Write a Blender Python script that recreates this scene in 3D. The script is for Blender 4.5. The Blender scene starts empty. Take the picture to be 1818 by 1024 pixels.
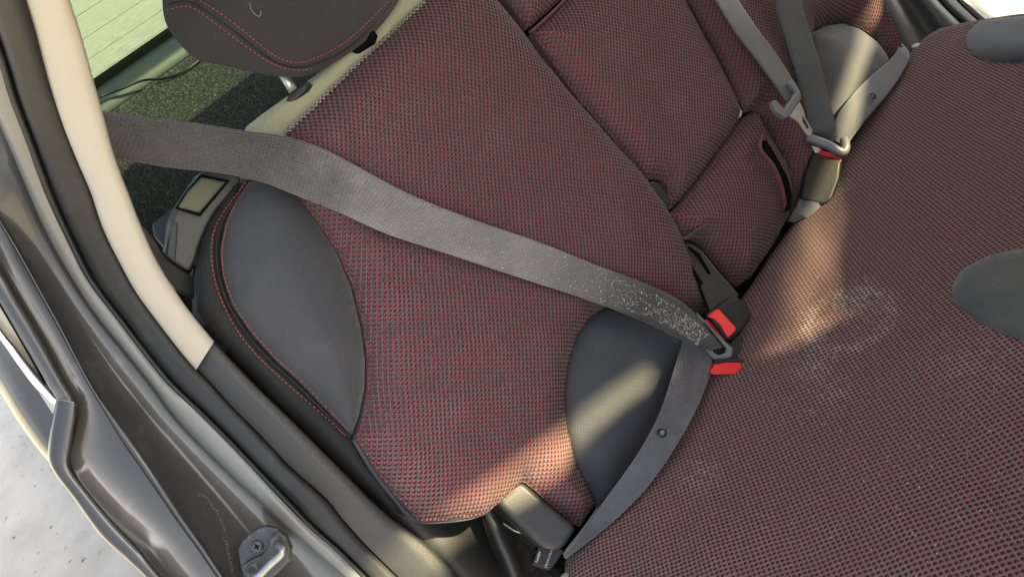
import bpy, bmesh, math, random
import numpy as np
from mathutils import Vector, Matrix
from mathutils.geometry import delaunay_2d_cdt

random.seed(7); rng = np.random.default_rng(7)
SC = bpy.context.scene
COL = SC.collection
PI = math.pi

# ------------------------------------------------------------------ camera
FPX = 1310.0                      # focal length in photo pixels (photo is 1818 x 1024)
RIGHT = np.array([0.6857228, 0.60364114, -0.40669597])
UPV = np.array([-0.18817911, 0.68678475, 0.70207929])
FWD = np.array([-0.70311653, 0.4049001, -0.58453661])
CAM = np.array([0.57571358, -0.20409858, 0.83458036])
cam_d = bpy.data.cameras.new('camera'); cam = bpy.data.objects.new('camera', cam_d); COL.objects.link(cam)
cam_d.sensor_width = 36; cam_d.lens = 36 * FPX / 1818; cam_d.clip_start = 0.01; cam_d.clip_end = 500
cam.matrix_world = Matrix(((RIGHT[0], UPV[0], -FWD[0], CAM[0]), (RIGHT[1], UPV[1], -FWD[1], CAM[1]),
                           (RIGHT[2], UPV[2], -FWD[2], CAM[2]), (0, 0, 0, 1)))
SC.camera = cam

# ------------------------------------------------------------------ daylight
SUN_EL, SUN_AZ = math.radians(37), math.radians(30)      # azimuth from +X (car front) towards +Y
wd = bpy.data.worlds.new('World'); SC.world = wd; wd.use_nodes = True
wn = wd.node_tree.nodes; wl = wd.node_tree.links
sky = wn.new('ShaderNodeTexSky'); sky.sky_type = 'NISHITA'; sky.sun_disc = False
sky.sun_elevation = SUN_EL; sky.sun_rotation = PI / 2 - SUN_AZ
sky.dust_density = 3.0; sky.air_density = 1.0; sky.ozone_density = 0.6
hs = wn.new('ShaderNodeHueSaturation'); hs.inputs['Saturation'].default_value = 0.5
wl.new(sky.outputs[0], hs.inputs['Color']); wl.new(hs.outputs[0], wn['Background'].inputs[0]); wn['Background'].inputs[1].default_value = 0.135
sun_d = bpy.data.lights.new('sun', 'SUN'); sun_d.energy = 6.0; sun_d.angle = math.radians(1.6); sun_d.color = (1.0, 0.82, 0.44)
sun = bpy.data.objects.new('sun', sun_d); COL.objects.link(sun)
SUNV = Vector((math.cos(SUN_EL) * math.cos(SUN_AZ), math.cos(SUN_EL) * math.sin(SUN_AZ), math.sin(SUN_EL)))
sun.rotation_euler = SUNV.to_track_quat('Z', 'Y').to_euler()
SC.view_settings.view_transform = 'Standard'; SC.view_settings.look = 'None'
SC.view_settings.exposure = 2.1; SC.view_settings.gamma = 1.0
SC.render.engine = 'CYCLES'
SC.cycles.use_denoising = True
SC.cycles.max_bounces = 8; SC.cycles.transparent_max_bounces = 8
SC.cycles.caustics_reflective = False; SC.cycles.caustics_refractive = False

# ------------------------------------------------------------------ frames of the seat
S65, C65 = math.sin(math.radians(65)), math.cos(math.radians(65))
S12, C12 = math.sin(math.radians(12)), math.cos(math.radians(12))
YV = np.array([0., 1., 0.])
NB, UB = np.array([S65, 0, C65]), np.array([-C65, 0, S65])      # backrest: normal, up the back
NC, UC = np.array([-S12, 0, C12]), np.array([C12, 0, S12])      # cushion: normal, towards the front
PL = {'B': (NB, UB), 'C': (NC, UC)}

def ray(px, py): return RIGHT * (px - 909) / FPX + UPV * (512 - py) / FPX + FWD
def at(px, py, d): return CAM + ray(px, py) * d
def dpl(px, py, pl, h=0.0):
    n = PL[pl][0]; return (h - CAM @ n) / (ray(px, py) @ n)
def onp(px, py, pl, h=0.0): return at(px, py, dpl(px, py, pl, h))
def ab(px, py, pl, h=0.0):
    p = onp(px, py, pl, h); return (p[1], float(p @ PL[pl][1]))
def w3(a, b, h, pl): return YV * a + PL[pl][1] * b + PL[pl][0] * h

def catmull(P, n, closed=False):
    P = [np.asarray(p, float) for p in P]; m = len(P)
    if m == 2 and not closed: return [P[0] + (P[1] - P[0]) * i / (n - 1) for i in range(n)]
    ch = [0.0]
    Q = P + [P[0]] if closed else P
    for i in range(1, len(Q)): ch.append(ch[-1] + max(1e-9, np.linalg.norm(Q[i] - Q[i - 1])) ** 0.75)
    segs = len(Q) - 1; out = []
    N = n if closed else n - 1
    for k in range(n):
        t = ch[-1] * k / N
        i = 0
        while i < segs - 1 and t > ch[i + 1]: i += 1
        u = (t - ch[i]) / (ch[i + 1] - ch[i])
        if closed: p0, p1, p2, p3 = P[(i - 1) % m], P[i], P[(i + 1) % m], P[(i + 2) % m]
        else:
            p1, p2 = P[i], P[i + 1]
            p0 = P[i - 1] if i > 0 else 2 * p1 - p2
            p3 = P[i + 2] if i + 2 < m else 2 * p2 - p1
        out.append(0.5 * (2 * p1 + (p2 - p0) * u + (2 * p0 - 5 * p1 + 4 * p2 - p3) * u * u + (3 * p1 - p0 - 3 * p2 + p3) * u ** 3))
    return out

# ------------------------------------------------------------------ object helpers
def tag(o, label, cat, group=None):
    o['label'] = label; o['category'] = cat
    if group: o['group'] = group
    return o
def thing(name, label, cat, loc=(0, 0, 0), group=None):
    o = bpy.data.objects.new(name, None); o.empty_display_size = 0.05; o.location = Vector(loc); COL.objects.link(o)
    return tag(o, label, cat, group)
def mesh_obj(name, verts, faces, mat, parent=None, uv=None, smooth=True, matidx=None, mats=None):
    me = bpy.data.meshes.new(name)
    me.from_pydata([tuple(map(float, v)) for v in verts], [], [tuple(map(int, f)) for f in faces])
    for m in (mats or [mat]): me.materials.append(m)
    if uv is not None:
        l = me.uv_layers.new(name='UVMap'); li = np.zeros(len(me.loops), dtype=np.int32)
        me.loops.foreach_get('vertex_index', li)
        l.data.foreach_set('uv', np.asarray(uv, dtype=np.float32)[li].ravel())
    if matidx is not None: me.polygons.foreach_set('material_index', np.asarray(matidx, dtype=np.int32))
    if smooth: me.polygons.foreach_set('use_smooth', np.ones(len(me.polygons), dtype=bool))
    me.validate(); me.update()
    o = bpy.data.objects.new(name, me); COL.objects.link(o)
    if parent is not None:
        o.parent = parent
        q = parent; off = Vector((0, 0, 0))
        while q is not None: off += q.location; q = q.parent
        o.location = -off
    return o
def fix_normals(o):
    bm = bmesh.new(); bm.from_mesh(o.data); bmesh.ops.recalc_face_normals(bm, faces=bm.faces); bm.to_mesh(o.data); bm.free(); return o
def bevel(o, w, seg=3, ang=35):
    m = o.modifiers.new('bevel', 'BEVEL'); m.width = w; m.segments = seg; m.limit_method = 'ANGLE'; m.angle_limit = math.radians(ang); m.harden_normals = False
    return o
def subsurf(o, l=2):
    m = o.modifiers.new('sub', 'SUBSURF'); m.levels = l; m.render_levels = l; return o

# ------------------------------------------------------------------ materials
def nm(name):
    m = bpy.data.materials.new(name); m.use_nodes = True
    return m, m.node_tree.nodes, m.node_tree.links, m.node_tree.nodes['Principled BSDF']
def mat(name, col, rough=0.6, var=0.12, vscale=40, bump=0.0, bscale=400, coat=0.0, metal=0.0, spec=0.5, sheen=0.0, dirt=None, dscale=6, bdist=0.001, coat_rough=0.05):
    m, n, l, b = nm(name)
    tc = n.new('ShaderNodeTexCoord')
    nz = n.new('ShaderNodeTexNoise'); nz.inputs['Scale'].default_value = vscale; nz.inputs['Detail'].default_value = 5
    l.new(tc.outputs['Object'], nz.inputs['Vector'])
    mx = n.new('ShaderNodeMix'); mx.data_type = 'RGBA'
    mx.inputs[6].default_value = (*[c * (1 - var) for c in col], 1); mx.inputs[7].default_value = (*[min(1, c * (1 + var)) for c in col], 1)
    l.new(nz.outputs['Fac'], mx.inputs[0]); out = mx.outputs[2]
    if dirt:
        n2 = n.new('ShaderNodeTexNoise'); n2.inputs['Scale'].default_value = dscale; n2.inputs['Detail'].default_value = 8; n2.inputs['Roughness'].default_value = 0.7
        l.new(tc.outputs['Object'], n2.inputs['Vector'])
        rp = n.new('ShaderNodeValToRGB'); rp.color_ramp.elements[0].position = dirt[1]; rp.color_ramp.elements[1].position = dirt[2]
        rp.color_ramp.elements[1].color = (dirt[3],) * 3 + (1,)
        l.new(n2.outputs['Fac'], rp.inputs[0])
        m2 = n.new('ShaderNodeMix'); m2.data_type = 'RGBA'; m2.inputs[7].default_value = (*dirt[0], 1)
        l.new(rp.outputs[0], m2.inputs[0]); l.new(out, m2.inputs[6]); out = m2.outputs[2]
        ra = n.new('ShaderNodeMath'); ra.operation = 'MULTIPLY_ADD'; ra.inputs[1].default_value = 0.5; ra.inputs[2].default_value = rough; ra.use_clamp = True
        l.new(rp.outputs[0], ra.inputs[0]); l.new(ra.outputs[0], b.inputs['Roughness'])
    else: b.inputs['Roughness'].default_value = rough
    l.new(out, b.inputs['Base Color'])
    b.inputs['Metallic'].default_value = metal; b.inputs['Specular IOR Level'].default_value = spec
    b.inputs['Coat Weight'].default_value = coat; b.inputs['Coat Roughness'].default_value = coat_rough; b.inputs['Sheen Weight'].default_value = sheen
    b.inputs['Sheen Roughness'].default_value = 0.4
    if bump:
        nb = n.new('ShaderNodeTexNoise'); nb.inputs['Scale'].default_value = bscale; nb.inputs['Detail'].default_value = 3
        l.new(tc.outputs['Object'], nb.inputs['Vector'])
        bp = n.new('ShaderNodeBump'); bp.inputs['Strength'].default_value = bump; bp.inputs['Distance'].default_value = bdist
        l.new(nb.outputs['Fac'], bp.inputs['Height']); l.new(bp.outputs[0], b.inputs['Normal'])
    return m
def weave(name, col, period=0.0016, bump=0.5, rough=0.75, col2=None, sheen=0.15, dirt=None, spec=0.3, ribs=False, wear=None, cmin=0.55, along=None):
    """woven cloth: two crossing UV waves (UV in metres) give thread relief"""
    m, n, l, b = nm(name)
    tc = n.new('ShaderNodeTexCoord'); sx = n.new('ShaderNodeSeparateXYZ'); l.new(tc.outputs['UV'], sx.inputs[0])
    def wv(sock, per, ph=0.0):
        a = n.new('ShaderNodeMath'); a.operation = 'MULTIPLY_ADD'; a.inputs[1].default_value = 2 * PI / per; a.inputs[2].default_value = ph; l.new(sock, a.inputs[0])
        s = n.new('ShaderNodeMath'); s.operation = 'SINE'; l.new(a.outputs[0], s.inputs[0]); return s.outputs[0]
    def mth(op, a, c):
        q = n.new('ShaderNodeMath'); q.operation = op
        for i, v in enumerate((a, c)):
            if isinstance(v, (int, float)): q.inputs[i].default_value = v
            else: l.new(v, q.inputs[i])
        return q.outputs[0]
    if ribs:    # belt webbing: fine lengthwise ribs broken by a diagonal twill
        diag = mth('ADD', sx.outputs[0], mth('MULTIPLY', sx.outputs[1], 0.6))
        h = mth('ADD', wv(sx.outputs[1], period), mth('MULTIPLY', wv(diag, period * 1.9), 0.7))
    else:
        h = mth('MULTIPLY', wv(sx.outputs[0], period), wv(sx.outputs[1], period))
    nz = n.new('ShaderNodeTexNoise'); nz.inputs['Scale'].default_value = 14; nz.inputs['Detail'].default_value = 8; nz.inputs['Roughness'].default_value = 0.65
    l.new(tc.outputs['Object'], nz.inputs['Vector'])
    mx = n.new('ShaderNodeMix'); mx.data_type = 'RGBA'; mx.inputs[6].default_value = (*col, 1)
    mx.inputs[7].default_value = (*(col2 or [c * 1.35 for c in col]), 1)
    rp = n.new('ShaderNodeValToRGB'); rp.color_ramp.elements[0].position = 0.35; rp.color_ramp.elements[1].position = 0.7
    l.new(nz.outputs['Fac'], rp.inputs[0]); l.new(rp.outputs[0], mx.inputs[0]); out = mx.outputs[2]
    if along:       # tone along the belt, paler mid-length, darker at both ends (UV x in metres)
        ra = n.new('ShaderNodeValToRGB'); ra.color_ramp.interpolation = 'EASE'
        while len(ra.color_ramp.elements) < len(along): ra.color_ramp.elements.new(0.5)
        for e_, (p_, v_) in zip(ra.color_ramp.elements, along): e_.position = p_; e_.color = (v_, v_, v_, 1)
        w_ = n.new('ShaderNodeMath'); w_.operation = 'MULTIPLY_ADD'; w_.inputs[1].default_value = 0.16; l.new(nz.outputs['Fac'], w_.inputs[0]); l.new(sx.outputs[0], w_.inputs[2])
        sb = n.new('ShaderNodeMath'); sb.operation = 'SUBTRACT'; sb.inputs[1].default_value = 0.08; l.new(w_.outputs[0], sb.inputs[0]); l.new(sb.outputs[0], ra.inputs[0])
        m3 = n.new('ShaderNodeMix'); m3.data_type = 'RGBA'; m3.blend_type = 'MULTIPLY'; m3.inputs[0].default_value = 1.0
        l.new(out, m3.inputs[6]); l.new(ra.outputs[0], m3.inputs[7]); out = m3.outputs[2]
    dk = n.new('ShaderNodeMix'); dk.data_type = 'RGBA'; dk.blend_type = 'MULTIPLY'; dk.inputs[0].default_value = 1.0
    g = n.new('ShaderNodeMapRange'); g.inputs[1].default_value = -1.2; g.inputs[2].default_value = 0.6; g.inputs[3].default_value = cmin; g.inputs[4].default_value = 1.1
    l.new(h, g.inputs[0]); l.new(out, dk.inputs[6]); l.new(g.outputs[0], dk.inputs[7]); out = dk.outputs[2]
    l.new(out, b.inputs['Base Color'])
    b.inputs['Roughness'].default_value = rough; b.inputs['Sheen Weight'].default_value = sheen; b.inputs['Specular IOR Level'].default_value = spec
    bp = n.new('ShaderNodeBump'); bp.inputs['Strength'].default_value = bump; bp.inputs['Distance'].default_value = 0.0006
    l.new(h, bp.inputs['Height']); l.new(bp.outputs[0], b.inputs['Normal'])
    return m

M = {}
def thread_mat(name, col):
    m = mat(name, col, 0.8, 0.4, 900, bump=0.4, bscale=2500, sheen=0.15, dirt=((0.22, 0.19, 0.19), 0.5, 0.85, 0.45), dscale=9)
    n, l = m.node_tree.nodes, m.node_tree.links; b = n['Principled BSDF']; src = b.inputs['Base Color'].links[0].from_socket
    tc = [x for x in n if x.type == 'TEX_COORD'][0]
    nz = n.new('ShaderNodeTexNoise'); nz.inputs['Scale'].default_value = 70; nz.inputs['Detail'].default_value = 6; nz.inputs['Roughness'].default_value = 0.7; l.new(tc.outputs['Object'], nz.inputs['Vector'])
    rp = n.new('ShaderNodeValToRGB'); rp.color_ramp.elements[0].position = 0.42; rp.color_ramp.elements[1].position = 0.72; l.new(nz.outputs['Fac'], rp.inputs[0])
    tot = None
    for (px, py, r, w, ring) in SMUDGE:
        c = onp(px, py, 'C', 0.005)
        d = n.new('ShaderNodeVectorMath'); d.operation = 'DISTANCE'; l.new(tc.outputs['Object'], d.inputs[0]); d.inputs[1].default_value = tuple(c)
        a = n.new('ShaderNodeMath'); a.operation = 'SUBTRACT'; l.new(d.outputs['Value'], a.inputs[0]); a.inputs[1].default_value = r if ring else 0.0
        ab_ = n.new('ShaderNodeMath'); ab_.operation = 'ABSOLUTE'; l.new(a.outputs[0], ab_.inputs[0])
        mr = n.new('ShaderNodeMapRange'); mr.interpolation_type = 'SMOOTHSTEP'; mr.inputs[1].default_value = 0.0; mr.inputs[2].default_value = (0.016 if ring else r); mr.inputs[3].default_value = w; mr.inputs[4].default_value = 0.0
        l.new(ab_.outputs[0], mr.inputs[0])
        if tot is None: tot = mr.outputs[0]
        else:
            ad = n.new('ShaderNodeMath'); ad.operation = 'MAXIMUM'; l.new(tot, ad.inputs[0]); l.new(mr.outputs[0], ad.inputs[1]); tot = ad.outputs[0]
    mu = n.new('ShaderNodeMath'); mu.operation = 'MULTIPLY'; l.new(tot, mu.inputs[0]); l.new(rp.outputs[0], mu.inputs[1])
    mx = n.new('ShaderNodeMix'); mx.data_type = 'RGBA'; mx.inputs[7].default_value = (0.6, 0.56, 0.53, 1); l.new(mu.outputs[0], mx.inputs[0]); l.new(src, mx.inputs[6]); l.new(mx.outputs[2], b.inputs['Base Color'])
    return m
SMUDGE = [(1505, 565, 0.055, 0.75, True), (1525, 535, 0.045, 0.9, False), (1440, 650, 0.04, 0.7, False), (1480, 690, 0.05, 0.4, False), (1500, 330, 0.03, 0.6, False), (1240, 840, 0.035, 0.45, False), (1350, 470, 0.03, 0.4, False), (1740, 640, 0.08, 0.35, False)]
M['thread'] = thread_mat('knit_thread', (0.115, 0.075, 0.08))
M['thread_daylit'] = thread_mat('daylit_knit_thread', (0.215, 0.15, 0.152))  # lighter cushion knit: paints in daylight the front seats block, plus dust
M['pit_daylit'] = mat('daylit_knit_pit', (0.075, 0.025, 0.027), 0.9)  # cushion pits lifted with the same painted daylight
M['red'] = mat('knit_red', (0.68, 0.07, 0.08), 0.6, 0.35, 500, spec=0.4)
M['pit'] = mat('knit_pit', (0.045, 0.013, 0.015), 0.9)
M['knit_base'] = mat('knit_backing', (0.075, 0.05, 0.055), 0.9)
M['piping'] = mat('knit_piping', (0.1, 0.03, 0.035), 0.8, 0.5, 600)
M['pad'] = weave('bolster_cloth', (0.034, 0.038, 0.049), 0.0026, 0.5, 0.6, (0.048, 0.052, 0.064), 0.25, spec=0.4)
M['pad_dusty'] = weave('dusty_cloth', (0.05, 0.054, 0.058), 0.0026, 0.5, 0.75, (0.1, 0.1, 0.1), 0.3)
M['pad_far'] = weave('far_cloth', (0.06, 0.06, 0.072), 0.0026, 0.5, 0.7, (0.075, 0.075, 0.086), 0.3)
M['skirt'] = weave('skirt_cloth', (0.012, 0.013, 0.015), 0.0022, 0.3, 0.7, sheen=0.05)
M['headrest'] = weave('headrest_cloth', (0.024, 0.024, 0.026), 0.0022, 0.3, 0.7, (0.032, 0.031, 0.032), 0.15)
M['band'] = weave('lit_top_band_cloth', (0.3, 0.31, 0.2), 0.0024, 0.6, 0.8, (0.36, 0.37, 0.25), 0.3)  # pale olive paints in the green light from the rear window
M['belt'] = weave('belt_webbing', (0.095, 0.096, 0.108), 0.0024, 0.7, 0.5, (0.155, 0.155, 0.165), 0.2, spec=0.5, ribs=True, cmin=0.72)
M['belt_graded'] = weave('graded_belt_webbing', (0.17, 0.167, 0.171), 0.0024, 0.7, 0.55, (0.25, 0.242, 0.243), 0.2, spec=0.4, ribs=True, cmin=0.72, along=((0.0, 0.27), (0.18, 0.3), (0.30, 0.85), (0.50, 1.0), (0.60, 0.7), (0.70, 0.2)))
M['belt_far'] = weave('far_belt_webbing', (0.055, 0.059, 0.067), 0.0024, 0.6, 0.5, (0.08, 0.085, 0.092), 0.2, spec=0.5, ribs=True, cmin=0.72)
M['red_stitch'] = mat('red_stitch', (0.3, 0.06, 0.06), 0.6, 0.2)
M['dark_stitch'] = mat('dark_seam', (0.006, 0.006, 0.007), 0.8)
M['pale_stitch'] = mat('pale_stitch', (0.42, 0.41, 0.36), 0.7, 0.2)
M['plastic'] = mat('black_plastic', (0.011, 0.0115, 0.0125), 0.45, 0.2, 60, bump=0.25, bscale=1500, bdist=0.0004)
M['plastic_grain'] = mat('grained_plastic', (0.022, 0.023, 0.025), 0.48, 0.2, 200, bump=0.55, bscale=700, bdist=0.0008)
M['buckle'] = mat('buckle_plastic', (0.012, 0.0125, 0.0135), 0.45, 0.25, 80, spec=0.3, bump=0.2, bscale=2500, bdist=0.0003, dirt=((0.1, 0.1, 0.095), 0.5, 0.95, 0.15), dscale=30)
M['tongue'] = mat('tongue_plastic', (0.14, 0.15, 0.16), 0.35, 0.12, 100)
M['steel'] = mat('tongue_steel', (0.72, 0.70, 0.63), 0.32, 0.05, 60, metal=0.7)
M['button_red'] = mat('red_button', (0.78, 0.018, 0.02), 0.35, 0.06, 90, coat=0.2)
M['lever'] = mat('lever_plastic', (0.038, 0.042, 0.037), 0.42, 0.12, 120, bump=0.4, bscale=1600, bdist=0.0004)
M['lever_tab'] = mat('lever_tab_plastic', (0.085, 0.095, 0.06), 0.5, 0.15, 150, bump=0.6, bscale=1200, bdist=0.0006)
M['beige'] = mat('beige_trim', (0.33, 0.31, 0.265), 0.5, 0.03, 20, bump=0.06, bscale=1800, bdist=0.0003)
M['rubber'] = mat('rubber_seal', (0.011, 0.012, 0.014), 0.5, 0.25, 50, bump=0.25, bscale=900, spec=0.35, dirt=((0.1, 0.105, 0.112), 0.55, 0.95, 0.35), dscale=28, bdist=0.0006)
M['paint'] = mat('dark_grey_paint', (0.026, 0.026, 0.026), 0.45, 0.08, 300, coat=0.6, coat_rough=0.1, metal=0.25, dirt=((0.26, 0.25, 0.22), 0.58, 0.95, 0.45), dscale=18)
M['flange'] = mat('pale_seam_sealer', (0.11, 0.115, 0.112), 0.45, 0.08, 60, coat=0.4)
M['flange_olive'] = mat('olive_primer', (0.27, 0.25, 0.2), 0.4, 0.1, 60, coat=0.6)
M['chrome'] = mat('chrome', (0.86, 0.86, 0.85), 0.1, 0.02, 10, metal=1.0)
M['steel_dark'] = mat('striker_steel', (0.05, 0.053, 0.056), 0.45, 0.3, 120, metal=0.5, dirt=((0.3, 0.31, 0.31), 0.55, 0.8, 0.6), dscale=120)
M['steel_bright'] = mat('worn_steel', (0.3, 0.305, 0.31), 0.4, 0.25, 150, metal=0.9)
M['carpet'] = mat('carpet', (0.04, 0.041, 0.04), 0.95, 0.5, 500, bump=1.0, bscale=500, bdist=0.004, spec=0.1)
M['tuft'] = mat('carpet_tuft', (0.2, 0.2, 0.175), 0.9, 0.5, 260, spec=0.1)
M['shelf_trim'] = mat('shelf_trim', (0.03, 0.038, 0.042), 0.5, 0.06, 20, bump=0.15, bscale=900)
M['black'] = mat('matt_black', (0.004, 0.004, 0.004), 0.9, spec=0.05)
M['cable'] = mat('black_cable', (0.008, 0.008, 0.009), 0.4)
M['dark_glass_line'] = mat('heater_line', (0.03, 0.035, 0.02), 0.7)
M['trim_grey'] = mat('far_trim', (0.055, 0.058, 0.06), 0.45, 0.08, 60, bump=0.15, bscale=900)
M['lint'] = mat('lint', (0.62, 0.59, 0.56), 0.9, 0.4, 300)
M['grey_stop'] = mat('grey_stop', (0.38, 0.42, 0.42), 0.5)
M['tag'] = mat('black_tag', (0.02, 0.021, 0.022), 0.75, bump=0.3, bscale=1500)
M['white_print'] = mat('white_print', (0.6, 0.61, 0.62), 0.7)
M['roof'] = mat('roof_lining', (0.7, 0.69, 0.66), 0.9)

def glass_mat():
    m, n, l, b = nm('green_glass'); out = n['Material Output']; n.remove(b)
    tr = n.new('ShaderNodeBsdfTransparent'); tr.inputs[0].default_value = (0.22, 0.31, 0.255, 1)
    gl = n.new('ShaderNodeBsdfGlossy'); gl.inputs['Roughness'].default_value = 0.02
    df = n.new('ShaderNodeBsdfDiffuse'); df.inputs[0].default_value = (0.6, 0.62, 0.5, 1)
    fr = n.new('ShaderNodeFresnel'); fr.inputs[0].default_value = 1.25
    mx = n.new('ShaderNodeMixShader'); l.new(fr.outputs[0], mx.inputs[0]); l.new(tr.outputs[0], mx.inputs[1]); l.new(gl.outputs[0], mx.inputs[2])
    tc = n.new('ShaderNodeTexCoord'); nz = n.new('ShaderNodeTexNoise'); nz.inputs['Scale'].default_value = 90; nz.inputs['Detail'].default_value = 4
    l.new(tc.outputs['Object'], nz.inputs['Vector'])
    rp = n.new('ShaderNodeValToRGB'); rp.color_ramp.elements[0].position = 0.68; rp.color_ramp.elements[1].position = 0.8
    rp.color_ramp.elements[0].color = (0.08, 0.08, 0.08, 1); rp.color_ramp.elements[1].color = (0.5, 0.5, 0.5, 1)
    l.new(nz.outputs['Fac'], rp.inputs[0])
    m2 = n.new('ShaderNodeMixShader'); l.new(rp.outputs[0], m2.inputs[0]); l.new(mx.outputs[0], m2.inputs[1]); l.new(df.outputs[0], m2.inputs[2])
    l.new(m2.outputs[0], out.inputs['Surface']); return m
M['glass'] = glass_mat()
def ground_mat():
    m, n, l, b = nm('pale_concrete')
    tc = n.new('ShaderNodeTexCoord')
    nz = n.new('ShaderNodeTexNoise'); nz.inputs['Scale'].default_value = 5; nz.inputs['Detail'].default_value = 10; nz.inputs['Roughness'].default_value = 0.62
    l.new(tc.outputs['Object'], nz.inputs['Vector'])
    rp = n.new('ShaderNodeValToRGB'); rp.color_ramp.elements[0].position = 0.3; rp.color_ramp.elements[0].color = (0.36, 0.335, 0.29, 1)
    rp.color_ramp.elements[1].position = 0.62; rp.color_ramp.elements[1].color = (0.48, 0.445, 0.39, 1)
    l.new(nz.outputs['Fac'], rp.inputs[0])
    vo = n.new('ShaderNodeTexNoise'); vo.inputs['Scale'].default_value = 26; vo.inputs['Detail'].default_value = 5
    l.new(tc.outputs['Object'], vo.inputs['Vector'])
    r2 = n.new('ShaderNodeValToRGB'); r2.color_ramp.elements[0].position = 0.26; r2.color_ramp.elements[0].color = (0.22, 0.2, 0.18, 1); r2.color_ramp.elements[1].position = 0.34; r2.color_ramp.elements[1].color = (1, 1, 1, 1)
    l.new(vo.outputs['Fac'], r2.inputs[0])
    mu = n.new('ShaderNodeMix'); mu.data_type = 'RGBA'; mu.blend_type = 'MULTIPLY'; mu.inputs[0].default_value = 1
    l.new(rp.outputs[0], mu.inputs[6]); l.new(r2.outputs[0], mu.inputs[7]); l.new(mu.outputs[2], b.inputs['Base Color'])
    b.inputs['Roughness'].default_value = 0.9
    bp = n.new('ShaderNodeBump'); bp.inputs['Strength'].default_value = 0.5; bp.inputs['Distance'].default_value = 0.01
    l.new(nz.outputs['Fac'], bp.inputs['Height']); l.new(bp.outputs[0], b.inputs['Normal']); return m
M['ground'] = ground_mat()

# ------------------------------------------------------------------ shape builders
def poly_ab(P, pl, h0):
    out = []
    for p in P:
        if p[0] == 'ab': out.append((p[1], p[2]))
        else: out.append(ab(p[0], p[1], pl, h0))
    return out
def resample(P, step, curved):
    P = [np.array(p) for p in P]
    L = sum(np.linalg.norm(P[(i + 1) % len(P)] - P[i]) for i in range(len(P)))
    if curved: return np.array(catmull(P, max(12, int(L / step)), True))
    out = []
    for i in range(len(P)):
        a, b = P[i], P[(i + 1) % len(P)]; k = max(1, int(np.linalg.norm(b - a) / step))
        for j in range(k): out.append(a + (b - a) * j / k)
    return np.array(out)
def inside(pts, poly):
    x, y = pts[:, 0], pts[:, 1]; r = np.zeros(len(pts), bool); n = len(poly); j = n - 1
    for i in range(n):
        xi, yi = poly[i]; xj, yj = poly[j]
        c = ((yi > y) != (yj > y)) & (x < (xj - xi) * (y - yi) / (yj - yi + 1e-15) + xi)
        r ^= c; j = i
    return r
def bdist(pts, poly):
    d = np.full(len(pts), 1e9); n = len(poly)
    for i in range(n):
        a, b = poly[i], poly[(i + 1) % n]; e = b - a; L = e @ e + 1e-15
        t = np.clip(((pts - a) @ e) / L, 0, 1)
        q = pts - (a + t[:, None] * e); d = np.minimum(d, np.sqrt((q * q).sum(1)))
    return d
def nearest(pts, poly):
    d = np.full(len(pts), 1e9); best = pts.copy(); n = len(poly)
    for i in range(n):
        a, b = poly[i], poly[(i + 1) % n]; e = b - a; L = e @ e + 1e-15
        t = np.clip(((pts - a) @ e) / L, 0, 1); q = a + t[:, None] * e; dq = ((pts - q) ** 2).sum(1)
        k = dq < d; d[k] = dq[k]; best[k] = q[k]
    return best
def puffq(t, p=2.5): return 1 - (1 - np.clip(t, 0, 1)) ** p

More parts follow.
